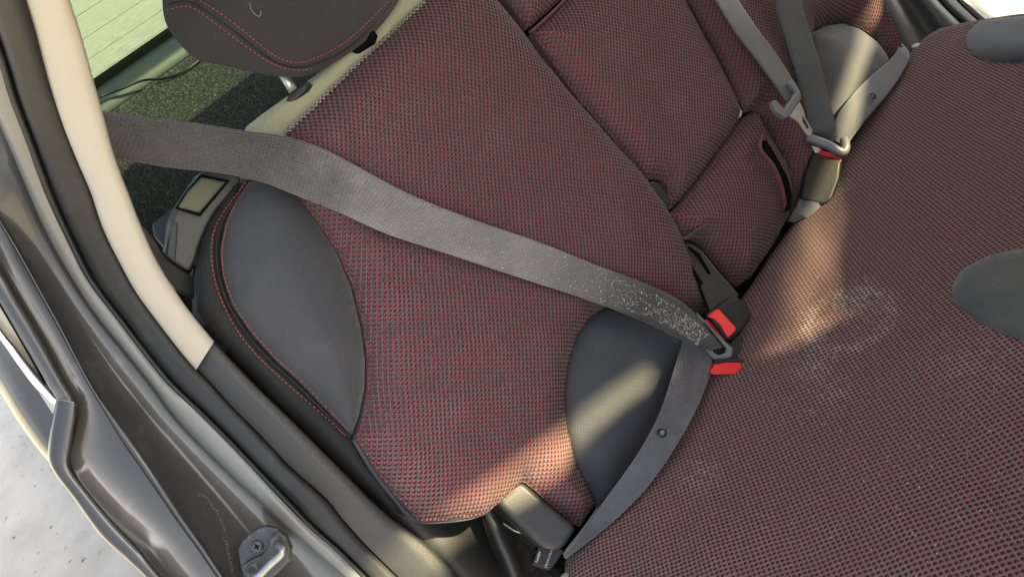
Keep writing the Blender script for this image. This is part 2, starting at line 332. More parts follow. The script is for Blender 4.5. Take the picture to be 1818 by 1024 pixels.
def knit(name, parent, poly, hf, pl, pitch=0.0076, row=0.0039, paler=False):
    """raised thread mesh over red pile, one small open cell per stitch"""
    lo, hi = poly.min(0), poly.max(0)
    na, nb = int((hi[0] - lo[0]) / pitch) + 2, int((hi[1] - lo[1]) / row) + 2
    ia, ib = np.meshgrid(np.arange(na), np.arange(nb))
    c = np.stack([lo[0] + (ia + 0.5 * (ib % 2)).ravel() * pitch, lo[1] + ib.ravel() * row], 1)
    inn = inside(c, poly); dd = bdist(c, poly); keep = inn | (dd < pitch * 0.42); c = c[keep]; dd = np.where(inn, dd, 0)[keep]
    c = c + rng.normal(0, 0.00016, c.shape)
    k = 8; ang = np.arange(k) * 2 * PI / k
    dia = np.where(np.arange(k) % 2 == 0, 1.0, 0.7071)         # diamond outline
    rings = []
    for (sc, round_, off) in ((1.06, 0, -0.0006), (0.68, 0.9, 0.0006), (0.56, 1.0, -0.0017)):
        rr = dia * (1 - round_) + 0.82 * round_
        rings.append(np.stack([np.cos(ang) * pitch * 0.5 * rr * sc, np.sin(ang) * row * rr * sc, np.full(k, off)], 1))
    tmpl = np.concatenate(rings + [np.array([[0, row * 0.1, -0.0001]])])
    n = len(c); m = len(tmpl)
    P2 = (c[:, None, :] + tmpl[None, :, :2]).reshape(-1, 2); off = np.tile(tmpl[:, 2], n) + rng.normal(0, 0.00009, n * m) + np.repeat(rng.normal(0, 0.0001, n), m)
    near = np.repeat(dd < pitch * 0.8, m); idx = np.where(near)[0]
    idx = idx[~inside(P2[idx], poly)]
    if len(idx): P2[idx] = nearest(P2[idx], poly)          # cells cut by the seam end at the seam
    gs = 0.004; g0 = lo - 2 * gs; sa, sb = int((hi[0] - lo[0]) / gs) + 6, int((hi[1] - lo[1]) / gs) + 6
    G = np.stack(np.meshgrid(g0[0] + np.arange(sa) * gs, g0[1] + np.arange(sb) * gs, indexing='ij'), -1).reshape(-1, 2); HG = hf(G).reshape(sa, sb)
    f_ = (c - g0) / gs; i_ = np.floor(f_).astype(int); f_ = f_ - i_; x0, y0 = i_[:, 0], i_[:, 1]
    h00, h10, h01, h11 = HG[x0, y0], HG[x0 + 1, y0], HG[x0, y0 + 1], HG[x0 + 1, y0 + 1]; fx, fy = f_[:, 0], f_[:, 1]
    h = h00 * (1 - fx) * (1 - fy) + h10 * fx * (1 - fy) + h01 * (1 - fx) * fy + h11 * fx * fy
    gx = ((h10 - h00) * (1 - fy) + (h11 - h01) * fy) / gs; gy = ((h01 - h00) * (1 - fx) + (h11 - h10) * fx) / gs
    edge = dd < 0.003; gx[edge] *= 0.4; gy[edge] *= 0.4
    nn = np.stack([-gx, -gy, np.ones(n)], 1); nn /= np.linalg.norm(nn, axis=1)[:, None]
    hv = np.repeat(h, m) + np.repeat(gx, m) * (P2[:, 0] - np.repeat(c[:, 0], m)) + np.repeat(gy, m) * (P2[:, 1] - np.repeat(c[:, 1], m))
    q = np.stack([P2[:, 0], P2[:, 1], hv], 1) + np.repeat(nn, m, 0) * off[:, None]
    Nn, Un = PL[pl]
    V = q[:, :1] * YV + q[:, 1:2] * Un + q[:, 2:3] * Nn
    f = []; mi = []
    for r in range(2):
        for i in range(k):
            j = (i + 1) % k; f.append((r * k + i, r * k + j, (r + 1) * k + j, (r + 1) * k + i)); mi.append(2 if r == 1 else 0)
    tri = [(2 * k + i, 2 * k + (i + 1) % k, 3 * k) for i in range(k)]
    sgn = np.dot(np.cross(YV, Un), Nn)
    if sgn < 0: f = [x[::-1] for x in f]; tri = [x[::-1] for x in tri]
    fq = np.array(f); ft = np.array(tri)
    base = (np.arange(n) * m)[:, None, None]
    loops = np.concatenate([(fq[None] + base).reshape(n, -1), (ft[None] + base).reshape(n, -1)], 1).ravel().astype(np.int32)
    sizes = np.tile(np.array([4] * len(f) + [3] * len(tri)), n)
    starts = np.concatenate([[0], np.cumsum(sizes)[:-1]]).astype(np.int32)
    me = bpy.data.meshes.new(name); me.vertices.add(len(V)); me.vertices.foreach_set('co', V.astype(np.float32).ravel())
    me.loops.add(len(loops)); me.loops.foreach_set('vertex_index', loops)
    me.polygons.add(len(sizes)); me.polygons.foreach_set('loop_start', starts); me.polygons.foreach_set('loop_total', sizes.astype(np.int32))
    me.materials.append(M['thread_daylit' if paler else 'thread']); me.materials.append(M['red']); me.materials.append(M['pit_daylit' if paler else 'pit'])
    me.polygons.foreach_set('material_index', np.tile(np.array(mi + [2 if i in (4, 5, 6, 7) else 1 for i in range(len(tri))], dtype=np.int32), n))
    me.polygons.foreach_set('use_smooth', np.ones(len(sizes), bool))
    me.update(calc_edges=True)
    o = bpy.data.objects.new(name, me); COL.objects.link(o); o.parent = parent
    q_ = parent; offv = Vector((0, 0, 0))
    while q_ is not None: offv += q_.location; q_ = q_.parent
    o.location = -offv; o['kind'] = 'stuff'
    return o

def lumpy(p, k=0.0):
    a, b = p[:, 0], p[:, 1]
    return 0.0011 * np.sin(a * 31 + b * 17 + k) + 0.0009 * np.sin(a * 13 - b * 43 + 2 * k) + 0.0006 * np.sin(a * 67 + b * 71 + 1.3)
def panel(name, parent, P, pl, m, h0=0.0, puff=0.02, r=0.05, sp=0.010, curved=False, skirt=0.03, isknit=False, hadd=None, power=2.5, flip=1, hole=None):
    """an upholstered panel: outline on the seat plane, swelling from its seam"""
    poly = resample(poly_ab(P, pl, h0), 0.006, curved)
    def hf(p):
        p = np.atleast_2d(p)
        d = bdist(p, poly) * np.where(inside(p, poly), 1, 0)
        h = h0 + flip * puff * puffq(d / r, power)
        if hadd is not None: h = h + hadd(p)
        return h
    lo, hi = poly.min(0), poly.max(0)
    g = np.stack(np.meshgrid(np.arange(lo[0], hi[0], sp), np.arange(lo[1], hi[1], sp)), -1).reshape(-1, 2)
    g = g + rng.uniform(-0.1, 0.1, g.shape) * sp
    g = g[inside(g, poly)]; g = g[bdist(g, poly) > 0.45 * sp]
    # a fine row close to the seam, for the roll
    al = np.concatenate([poly, g]); nb = len(poly)
    vs, es, fs, ov, oe, of = delaunay_2d_cdt([Vector(p) for p in al], [], [list(range(nb))], 1, 1e-7)
    vs = np.array([(v.x, v.y) for v in vs]); h = hf(vs)
    bd = bdist(vs, poly) < 1e-6
    h = np.where(bd, h0 + (hadd(vs) if hadd is not None else 0), h)
    V = [w3(vs[i, 0], vs[i, 1], h[i] - (0.0012 if isknit else 0), pl) for i in range(len(vs))]
    F = [list(f) for f in fs]; uv = list(map(tuple, vs))
    if skirt:
        cnt = {}
        for f in F:
            for i in range(len(f)):
                e = (f[i], f[(i + 1) % len(f)]); cnt[e] = 1
        be = [e for e in cnt if (e[1], e[0]) not in cnt]; mp = {}
        for e in be:
            for v in e:
                if v not in mp:
                    mp[v] = len(V); V.append(w3(vs[v, 0], vs[v, 1], h[v] - flip * skirt, pl)); uv.append(tuple(vs[v]))
        for a, b in be: F.append([b, a, mp[a], mp[b]])
    o = mesh_obj(name, V, F, m, parent, uv)
    fix_normals(o)
    if isknit: knit('knit_mesh', o, poly, hf, pl, paler=(pl == 'C'))
    o_hf[name + str(len(o_hf))] = hf
    return o, hf, poly
o_hf = {}

def block(name, parent, P, pl, m, hlo, hhi, bev=0.008, href=None):
    """solid core: outline on the seat plane, between two heights"""
    A = poly_ab(P, pl, hhi if href is None else href); n = len(A)
    V = [w3(a, b, hhi, pl) for a, b in A] + [w3(a, b, hlo, pl) for a, b in A]
    F = [list(range(n)), list(range(n, 2 * n))[::-1]] + [[i, i + n, (i + 1) % n + n, (i + 1) % n] for i in range(n)]
    o = mesh_obj(name, V, F, m, parent, [(v[1], v[2]) for v in V], smooth=False); fix_normals(o)
    if bev: bevel(o, bev)
    return o
def flat(T):
    """slide the outline along the sight lines onto its best-fit plane"""
    A = np.array(T); c = A.mean(0); n = np.linalg.svd(A - c)[2][2]
    return [CAM + (t - CAM) * (((c - CAM) @ n) / ((t - CAM) @ n)) for t in T]
def slab(name, parent, P, m, thick, direction=None, bev=0.002, seg=3, smooth=False):
    """P: (px,py,depth) outline of the visible face, given thickness away from the viewer"""
    T = flat([at(*p) for p in P]); n = len(T)
    if direction is None:
        c = sum(T) / n; nr = np.zeros(3)
        for i in range(n): nr = nr + np.cross(T[i] - c, T[(i + 1) % n] - c)
        nr /= np.linalg.norm(nr)
        if nr @ (CAM - c) > 0: nr = -nr
        direction = nr
    D = np.asarray(direction) * thick
    V = T + [t + D for t in T]
    F = [list(range(n)), list(range(n, 2 * n))[::-1]] + [[i, i + n, (i + 1) % n + n, (i + 1) % n] for i in range(n)]
    o = mesh_obj(name, V, F, m, parent, [(v[1], v[2]) for v in V], smooth=False); fix_normals(o)
    if bev: bevel(o, bev, seg)
    return o
def ring_slab(name, parent, P, Q, m, thick, bev=0.0015):
    n = len(P); TI = flat([at(*p) for p in P] + [at(*p) for p in Q]); T, I = TI[:n], TI[n:]
    c = sum(T) / n; nr = np.zeros(3)
    for i in range(n): nr = nr + np.cross(T[i] - c, T[(i + 1) % n] - c)
    nr /= np.linalg.norm(nr)
    if nr @ (CAM - c) > 0: nr = -nr
    D = nr * thick; V = T + I + [t + D for t in T] + [t + D for t in I]; F = []
    for i in range(n):
        j = (i + 1) % n
        F += [[i, j, n + j, n + i], [2 * n + i, 3 * n + i, 3 * n + j, 2 * n + j], [i, 2 * n + i, 2 * n + j, j], [n + i, n + j, 3 * n + j, 3 * n + i]]
    o = mesh_obj(name, V, F, m, parent, smooth=False); fix_normals(o); bevel(o, bev)
    return o
def tube(name, parent, P3, r, m, seg=8, n=None, rb=None):
    P = catmull(P3, n or max(8, len(P3) * 6)) if len(P3) > 2 or n else [np.asarray(p, float) for p in P3]
    V = []; F = []; up = np.array([0.13, 0.31, 0.94])
    for i, p in enumerate(P):
        t = P[min(i + 1, len(P) - 1)] - P[max(i - 1, 0)]; t /= np.linalg.norm(t)
        a = np.cross(t, up); a /= np.linalg.norm(a); b = np.cross(a, t)
        rr = r if rb is None else r + (rb - r) * i / (len(P) - 1)
        for k in range(seg): V.append(p + rr * (a * math.cos(2 * PI * k / seg) + b * math.sin(2 * PI * k / seg)))
        if i:
            for k in range(seg): F.append([(i - 1) * seg + k, (i - 1) * seg + (k + 1) % seg, i * seg + (k + 1) % seg, i * seg + k])
    F.append(list(range(seg))[::-1]); F.append([(len(P) - 1) * seg + k for k in range(seg)])
    o = mesh_obj(name, V, F, m, parent); fix_normals(o); return o
def stitches(name, parent, P3, nrm, m, step=0.0052, length=0.0034, w=0.00055, zig=0.0):
    """a run of separate thread stitches along a seam"""
    L = sum(np.linalg.norm(np.asarray(P3[i + 1]) - np.asarray(P3[i])) for i in range(len(P3) - 1))
    n = int(L / step); C = catmull(P3, n * 4); V = []; F = []
    for i in range(n - 1):
        a, b = C[i * 4], C[i * 4 + 4]; t = b - a; l = np.linalg.norm(t) + 1e-9; t = t / l
        nn = nrm(a) if callable(nrm) else nrm
        s = np.cross(t, nn); s /= np.linalg.norm(s); up = np.cross(s, t)
        c = (a + b) / 2 + s * zig * (1 if i % 2 else -1); tt = t if not zig else (t + s * 0.9 * (1 if i % 2 else -1)); tt = tt / np.linalg.norm(tt); ss = np.cross(tt, up)
        b0 = len(V); hl = length / 2 * random.uniform(0.85, 1.1)
        for k, (u, ww, hh) in enumerate(((-1, 0.5, -0.0004), (-0.5, 1, w), (0.5, 1, w), (1, 0.5, -0.0004))):
            V.append(c + tt * hl * u + ss * w * ww); V.append(c + tt * hl * u + up * hh * 1.2 + up * 0.0003); V.append(c + tt * hl * u - ss * w * ww)
            if k: 
                q = b0 + k * 3; F += [[q - 3, q, q + 1, q - 2], [q - 2, q + 1, q + 2, q - 1]]
    o = mesh_obj(name, V, F, m, parent); o['kind'] = 'stuff'; return o
def strap(name, parent, E, m, thick=0.0014, n=70, cols=9, crown=0.001):
    """belt webbing; E rows: (left px, left py, right px, right py, spec) with spec ('D',depth[,depth right]) or ('B'|'C',height)"""
    Lp, Rp = [], []
    for lx, ly, rx, ry, s in E:
        if s[0] == 'D': dl = s[1]; dr = s[2] if len(s) > 2 else s[1]; Lp.append(at(lx, ly, dl)); Rp.append(at(rx, ry, dr))
        else: Lp.append(onp(lx, ly, s[0], s[1])); Rp.append(onp(rx, ry, s[0], s[2] if len(s) > 2 else s[1]))
    mid = [np.concatenate([l, r]) for l, r in zip(Lp, Rp)]
    C = catmull(mid, n); V = []; uv = []; F = []; u = 0; prev = None
    for i, c in enumerate(C):
        l, r = c[:3], c[3:]; ctr = (l + r) / 2
        if prev is not None: u += np.linalg.norm(ctr - prev)
        prev = ctr
        c2 = C[min(i + 1, n - 1)]; c1 = C[max(i - 1, 0)]; t = (c2[:3] + c2[3:] - c1[:3] - c1[3:]); nr = np.cross(t, r - l); nr /= np.linalg.norm(nr)
        if nr @ (CAM - ctr) < 0: nr = -nr
        for k in range(cols):
            f = k / (cols - 1); p = l + (r - l) * f; bul = crown * (1 - (2 * f - 1) ** 2) 
            V.append(p + nr * bul); uv.append((u, f * 0.047))
        for k in range(cols):
            f = k / (cols - 1); p = l + (r - l) * f; bul = crown * (1 - (2 * f - 1) ** 2) 
            V.append(p + nr * (bul - thick)); uv.append((u, f * 0.047))
        w = 2 * cols
        if i:
            a = (i - 1) * w; b = i * w
            for k in range(cols - 1):
                F.append([a + k, a + k + 1, b + k + 1, b + k]); F.append([a + cols + k, b + cols + k, b + cols + k + 1, a + cols + k + 1])
            F.append([a, b, b + cols, a + cols]); F.append([a + cols - 1, a + 2 * cols - 1, b + 2 * cols - 1, b + cols - 1])
    o = mesh_obj(name, V, F, m, parent, uv); fix_normals(o); return o
def loft(name, parent, rails, m, n=60, back=None, uvs=True):
    """surface through rails of (px,py,depth) points; back = thickness behind it"""
    R = [[at(*q) for q in catmull(r, n)] for r in rails]
    return loft3(name, parent, R, m, back)
def loft3(name, parent, R, m, back=None):
    n = len(R[0]); k = len(R); V = []; uv = []
    for j in range(k):
        for i in range(n): V.append(R[j][i]); uv.append((i * 0.01, j * 0.01))
    F = [[j * n + i, j * n + i + 1, (j + 1) * n + i + 1, (j + 1) * n + i] for j in range(k - 1) for i in range(n - 1)]
    o = mesh_obj(name, V, F, m, parent, uv)
    # orient the sheet towards the viewer
    me = o.data; s = 0
    for p in me.polygons: s += p.area * (1 if p.normal.dot(Vector(CAM) - p.center) > 0 else -1)
    if s < 0: me.flip_normals()
    if back:
        md = o.modifiers.new('solid', 'SOLIDIFY'); md.thickness = back; md.offset = -1
    return o
def mixr(A, B, t, dd, n=40):
    a, b = catmull(A, n), catmull(B, n)
    return [tuple(p * (1 - t) + q * t - np.array([0, 0, dd])) for p, q in zip(a, b)]
def dep(P, D):
    """attach depths to a pixel rail, D = list interpolated along its length"""
    P = [np.array(p, float) for p in P]; L = [0.0]
    for i in range(1, len(P)): L.append(L[-1] + np.linalg.norm(P[i] - P[i - 1]))
    xs = np.linspace(0, 1, 200); ys = np.interp(xs, np.linspace(0, 1, len(D)), D)
    if len(D) > 2:      # uniform knots, then smoothed so that no rail has a kink in depth
        ys = np.interp(xs, np.linspace(0, 1, len(D)), D); k = np.ones(41) / 41; pad = np.concatenate([2 * ys[0] - ys[20:0:-1], ys, 2 * ys[-1] - ys[-2:-22:-1]]); ys = np.convolve(pad, k, 'valid')
    return [(p[0], p[1], float(np.interp(l / L[-1], xs, ys))) for p, l in zip(P, L)]
def disc(name, parent, c, nrm, r, h, m, seg=20, dome=0.4):
    nrm = np.asarray(nrm) / np.linalg.norm(nrm); a = np.cross(nrm, [0.3, 0.8, 0.5]); a /= np.linalg.norm(a); b = np.cross(nrm, a)
    V = []; F = []; prof = [(1, -0.5), (1, 0.5), (0.9, 0.85), (0.55, 1.0 + dome * 0.5), (0.0, 1.0 + dome)]
    for (rr, hh) in prof[:-1]:
        for k in range(seg): V.append(c + (a * math.cos(2 * PI * k / seg) + b * math.sin(2 * PI * k / seg)) * r * rr + nrm * h * hh)
    V.append(c + nrm * h * prof[-1][1])
    for j in range(len(prof) - 2):
        for k in range(seg): F.append([j * seg + k, j * seg + (k + 1) % seg, (j + 1) * seg + (k + 1) % seg, (j + 1) * seg + k])
    j = len(prof) - 2
    for k in range(seg): F.append([j * seg + k, j * seg + (k + 1) % seg, len(V) - 1])
    o = mesh_obj(name, V, F, m, parent); fix_normals(o); return o

# ================================================================== SETTING
GZ = -0.62
g = mesh_obj('ground', [(-60, -60, GZ), (60, -60, GZ), (60, 60, GZ), (-60, 60, GZ)], [(0, 1, 2, 3)], M['ground'])
g['kind'] = 'structure'

# ================================================================== CAR BODY round the door opening
body = thing('car_body', 'dark grey painted car body framing the open rear door', 'car body', (-0.15, -0.28, 0.1))
R1 = dep([(20, -90), (46, 0), (63, 55), (83, 130), (110, 212), (139, 285), (163, 340), (186, 406), (219, 473), (246, 521), (286, 576), (319, 619), (349, 654),
          (382, 688), (415, 724), (465, 774), (518, 830), (578, 883), (610, 922), (650, 966), (683, 999), (740, 1056), (790, 1110)],
         [0.52, 0.60, 0.67, 0.735, 0.775, 0.80, 0.825, 0.84, 0.85, 0.86])
R2 = dep([(-75, -90), (-40, 0), (0, 106), (20, 173), (50, 252), (82, 340), (126, 436), (159, 499), (212, 569), (252, 622), (299, 680), (349, 727), (415, 793), (481, 863),
          (548, 933), (600, 978), (660, 1040), (720, 1100)],
         [0.52, 0.60, 0.665, 0.73, 0.77, 0.795, 0.815, 0.83, 0.84, 0.85])
R3 = dep([(-150, -90), (-95, 0), (0, 219), (20, 265), (51, 340), (80, 406), (116, 473), (166, 552), (216, 615), (268, 680), (312, 740), (365, 797), (432, 863), (498, 923),
          (564, 983), (600, 1013), (640, 1050), (690, 1100)],
         [0.52, 0.60, 0.66, 0.725, 0.765, 0.79, 0.81, 0.825, 0.835, 0.845])
R4 = dep([(-170, 110), (-90, 240), (0, 390), (33, 446), (70, 513), (110, 586), (160, 681), (199, 740), (232, 787), (276, 850), (325, 923), (365, 979), (395, 1024), (440, 1090)],
         [0.66, 0.69, 0.72, 0.74, 0.75, 0.755, 0.76, 0.765])
R5 = dep([(-170, 205), (-90, 335), (0, 483), (37, 546), (76, 612), (108, 672), (133, 717), (137, 742), (130, 785), (126, 824), (149, 863), (199, 923), (246, 973), (290, 1028), (345, 1090)],
         [0.665, 0.69, 0.715, 0.73, 0.735, 0.735, 0.735, 0.74])
# inner jamb, ridge, outer jamb
loft('jamb_panel', body, [mixr(R3, R4, 0.0, 0.0), mixr(R3, R4, 0.10, -0.007), mixr(R3, R4, 0.5, -0.010), mixr(R3, R4, 0.9, -0.005), mixr(R3, R4, 0.96, -0.002), mixr(R3, R4, 1.0, 0.0)], M['paint'], 80)
loft('jamb_ridge', body, [mixr(R4, R5, -0.06, -0.003), mixr(R4, R5, -0.02, 0.004), mixr(R4, R5, 0.04, 0.005), mixr(R4, R5, 0.10, -0.002)], M['paint'], 80)
loft('outer_jamb_panel', body, [mixr(R4, R5, 0.06, -0.002), mixr(R4, R5, 0.3, -0.005), mixr(R4, R5, 0.7, -0.006), mixr(R4, R5, 0.94, -0.002), mixr(R4, R5, 1.0, 0.0)], M['paint'], 80)
loft('pale_flange', body, [mixr(R2, R3, 0.1, 0.004), mixr(R2, R3, 0.35, 0.006), mixr(R2, R3, 0.8, 0.006), mixr(R2, R3, 1.0, 0.002), mixr(R2, R3, 1.12, -0.008)], M['flange'], 80)
# folded lip of the wheel-arch edge
L6 = dep([(99, 708), (95, 732), (87, 784), (90, 827), (133, 887), (179, 950), (232, 999), (262, 1028), (315, 1090)], [0.735, 0.73, 0.73, 0.735])
L5 = dep([(138, 716), (137, 738), (128, 790), (125, 828), (150, 866), (200, 926), (247, 976), (290, 1028), (345, 1090)], [0.735, 0.73, 0.73, 0.735])
loft('wheel_arch_lip', body, [mixr(L5, L6, -0.12, -0.012), mixr(L5, L6, 0.0, -0.002), mixr(L5, L6, 0.2, 0.004), mixr(L5, L6, 0.45, 0.003), mixr(L5, L6, 0.8, 0.006), mixr(L5, L6, 0.97, 0.002), mixr(L5, L6, 1.02, -0.012), mixr(L5, L6, 1.02, -0.05)], M['paint'], 60)
# bands outside the jamb above the lip: grey flange, dark gap, cream wedge, chrome strip, glossy quarter panel
B1 = dep([(-90, 335), (0, 483), (37, 546), (76, 612), (108, 672), (134, 714)], [0.69, 0.735])
B2 = dep([(-90, 390), (0, 535), (40, 604), (83, 679), (101, 708)], [0.69, 0.735])
loft('outer_flange', body, [mixr(B1, B2, -0.08, -0.006), mixr(B1, B2, 0.03, 0.004), mixr(B1, B2, 0.5, 0.005), mixr(B1, B2, 0.95, 0.004), mixr(B1, B2, 1.05, -0.01)], M['flange'].copy() if False else M['paint'], 40)
B3 = dep([(-90, 402), (0, 548), (40, 615), (80, 683), (98, 708)], [0.695, 0.74])
loft('dark_gap', body, [mixr(B2, B3, -0.4, -0.014), mixr(B2, B3, 0.5, -0.016), mixr(B2, B3, 1.3, -0.014)], M['black'], 30)
C1 = dep([(-90, 455), (0, 580), (30, 618), (62, 660), (102, 708)], [0.70, 0.742])
C2 = dep([(-90, 480), (0, 602), (30, 645), (62, 688), (98, 722)], [0.70, 0.742])
loft('cream_reveal', body, [mixr(B3, C1, -0.1, -0.012), mixr(B3, C1, 0.5, -0.01), mixr(B3, C1, 1.05, -0.006)], M['flange_olive'], 30)
loft('chrome_strip', body, [mixr(C1, C2, 0.0, -0.004), mixr(C1, C2, 0.1, 0.002), mixr(C1, C2, 0.5, 0.004), mixr(C1, C2, 0.9, 0.002), mixr(C1, C2, 1.02, -0.006)], M['chrome'], 30)
D2 = dep([(-80, 570), (0, 696), (33, 749), (66, 795), (89, 822)], [0.76, 0.76])
D1 = dep([(-90, 480), (0, 602), (30, 645), (62, 688), (96, 740)], [0.71, 0.748])
loft('quarter_panel', body, [mixr(D1, D2, -0.02, -0.004), mixr(D1, D2, 0.25, -0.002), mixr(D1, D2, 0.6, 0.004), mixr(D1, D2, 0.9, -0.004), mixr(D1, D2, 1.0, -0.02), mixr(D1, D2, 1.0, -0.08)], M['paint'], 40)
# scratch line of chipped sealer and a small foam block on the jamb
sc_pts = [(352, 876), (368, 884), (378, 897), (388, 913), (396, 930), (400, 950), (404, 972), (408, 990), (412, 1010), (416, 1026)]
V, F = [], []
for p in catmull([at(x, y, 0.775) for x, y in sc_pts], 120):
    for _ in range(2):
        c = p + rng.normal(0, 0.0009, 3); s = random.uniform(0.0003, 0.0008); b0 = len(V)
        for d in ((1, 0, 0), (-0.5, 0.8, 0), (-0.5, -0.8, 0), (0, 0, 1)): V.append(c + np.array(d) * s)
        F += [(b0, b0 + 1, b0 + 2), (b0, b0 + 1, b0 + 3), (b0 + 1, b0 + 2, b0 + 3), (b0 + 2, b0, b0 + 3)]
o = mesh_obj('chipped_edge', V, F, M['flange'], body, smooth=False); o['kind'] = 'stuff'
# roof (above the frame; it shades the cabin) with its windscreen header shaped to carve the sun streaks
RZ, RREAR = 0.95, -0.182
HEAD = [(-0.02, 0.70), (0.30, 0.80), (0.379, 0.83), (0.48, 0.872), (0.549, 0.902), (0.657, 0.942), (0.729, 0.963), (0.86, 1.02), (0.885, 1.14), (0.95, 1.185), (1.03, 1.192), (1.148, 1.152), (1.287, 1.122), (1.38, 1.068), (1.471, 1.003), (1.571, 0.946), (1.647, 0.92), (1.72, 0.88)]
V, F = [], []; ny, nx = 48, 10
for i in range(ny + 1):
    y = -0.02 + 1.74 * i / ny; xh = float(np.interp(y, [h[0] for h in HEAD], [h[1] for h in HEAD])); xr = RREAR
    for j in range(nx + 1):
        x = xr + (xh - xr) * j / nx; V.append((x, y, RZ + 0.03 * (1 - ((y - 0.77) / 0.85) ** 2) * (1 - (2 * j / nx - 1) ** 2)))
for i in range(ny):
    for j in range(nx): a = i * (nx + 1) + j; F.append((a, a + 1, a + nx + 2, a + nx + 1))
o = mesh_obj('roof', V, F, M['roof'], body); md = o.modifiers.new('solid', 'SOLIDIFY'); md.thickness = 0.02; md.offset = 1
# unseen tail behind the rear window, lengthened to shade the ground beside the car
V = [(x, y, z if z < 0 or x > -2 else 0.28) for x in (-0.95, -3.0) for y in (-0.26, 1.42) for z in (-0.42, 0.44)]
o = mesh_obj('shade_tail', V, [(0, 1, 3, 2), (4, 6, 7, 5), (0, 4, 5, 1), (2, 3, 7, 6), (0, 2, 6, 4), (1, 5, 7, 3)], M['paint'], body, smooth=False); fix_normals(o); bevel(o, 0.12, 5)
V = [(x, y, z) for x in (-0.40, -0.95) for y in (-0.22, 1.36) for z in (-0.42, 0.36)]
o = mesh_obj('boot_body', V, [(0, 1, 3, 2), (4, 6, 7, 5), (0, 4, 5, 1), (2, 3, 7, 6), (0, 2, 6, 4), (1, 5, 7, 3)], M['black'], body, smooth=False); fix_normals(o)

o = mesh_obj('pillar_wall', [(-0.42, -0.10, 0.40), (-0.42, -0.06, 0.95), (-1.0, -0.06, 0.95), (-1.0, -0.10, 0.40)], [(0, 1, 2, 3)], M['plastic'], body, smooth=False)
# door seal
seal = thing('door_seal', 'black rubber seal curving down the door opening beside the beige trim', 'door seal', at(246, 560, 0.76))
loft('seal_bulb', seal, [mixr(R1, R2, -0.06, -0.012), mixr(R1, R2, 0.02, 0.003), mixr(R1, R2, 0.10, 0.007), mixr(R1, R2, 0.35, 0.008), mixr(R1, R2, 0.6, 0.0085), mixr(R1, R2, 0.74, 0.008), mixr(R1, R2, 0.82, 0.003), mixr(R1, R2, 0.86, -0.004)], M['rubber'], 100)
loft('seal_lip', seal, [mixr(R1, R2, 0.84, -0.004), mixr(R1, R2, 0.9, 0.005), mixr(R1, R2, 0.98, 0.007), mixr(R1, R2, 1.06, 0.004), mixr(R1, R2, 1.1, -0.004)], M['rubber'], 100)

# beige pillar trim
bt = thing('pillar_trim', 'smooth beige plastic trim curving down the pillar', 'pillar trim', at(300, 560, 0.76))
R0 = dep([(95, -90), (123, 0), (143, 62), (166, 146), (181, 199), (202, 276), (226, 340), (247, 395), (279, 466), (319, 529), (352, 573), (380, 606)], [0.505, 0.57, 0.635, 0.685, 0.72, 0.755, 0.785])
Rb = dep([(20, -90), (46, 0), (63, 55), (83, 130), (110, 212), (139, 285), (163, 340), (186, 406), (219, 473), (246, 521), (286, 576), (319, 619), (349, 655)], [0.52, 0.585, 0.645, 0.69, 0.725, 0.76, 0.79])
loft('trim_panel', bt, [mixr(R0, Rb, -0.01, -0.05), mixr(R0, Rb, -0.015, -0.012), mixr(R0, Rb, 0.0, -0.002), mixr(R0, Rb, 0.06, 0.002), mixr(R0, Rb, 0.3, 0.004), mixr(R0, Rb, 0.6, 0.004), mixr(R0, Rb, 0.92, 0.002), mixr(R0, Rb, 1.02, -0.002), mixr(R0, Rb, 1.05, -0.02)], M['beige'], 80)
# grained lower trim
lt = thing('sill_trim', 'black grained plastic trim below the beige pillar trim', 'sill trim', at(560, 820, 0.82))
T0 = dep([(352, 578), (380, 607), (455, 686), (518, 747), (600, 829), (683, 911), (756, 966), (812, 1024), (880, 1100)], [0.79, 0.815, 0.845, 0.87])
T1 = dep([(315, 618), (349, 652), (382, 686), (415, 722), (465, 772), (518, 828), (578, 881), (610, 920), (650, 964), (683, 997), (740, 1054), (790, 1110)], [0.795, 0.815, 0.835, 0.855])
loft('trim_panel', lt, [mixr(T0, T1, -0.02, -0.16), mixr(T0, T1, -0.02, -0.02), mixr(T0, T1, 0.0, -0.004), mixr(T0, T1, 0.08, 0.002), mixr(T0, T1, 0.4, 0.003), mixr(T0, T1, 0.85, 0.002), mixr(T0, T1, 1.02, -0.002)], M['plastic_grain'], 80)

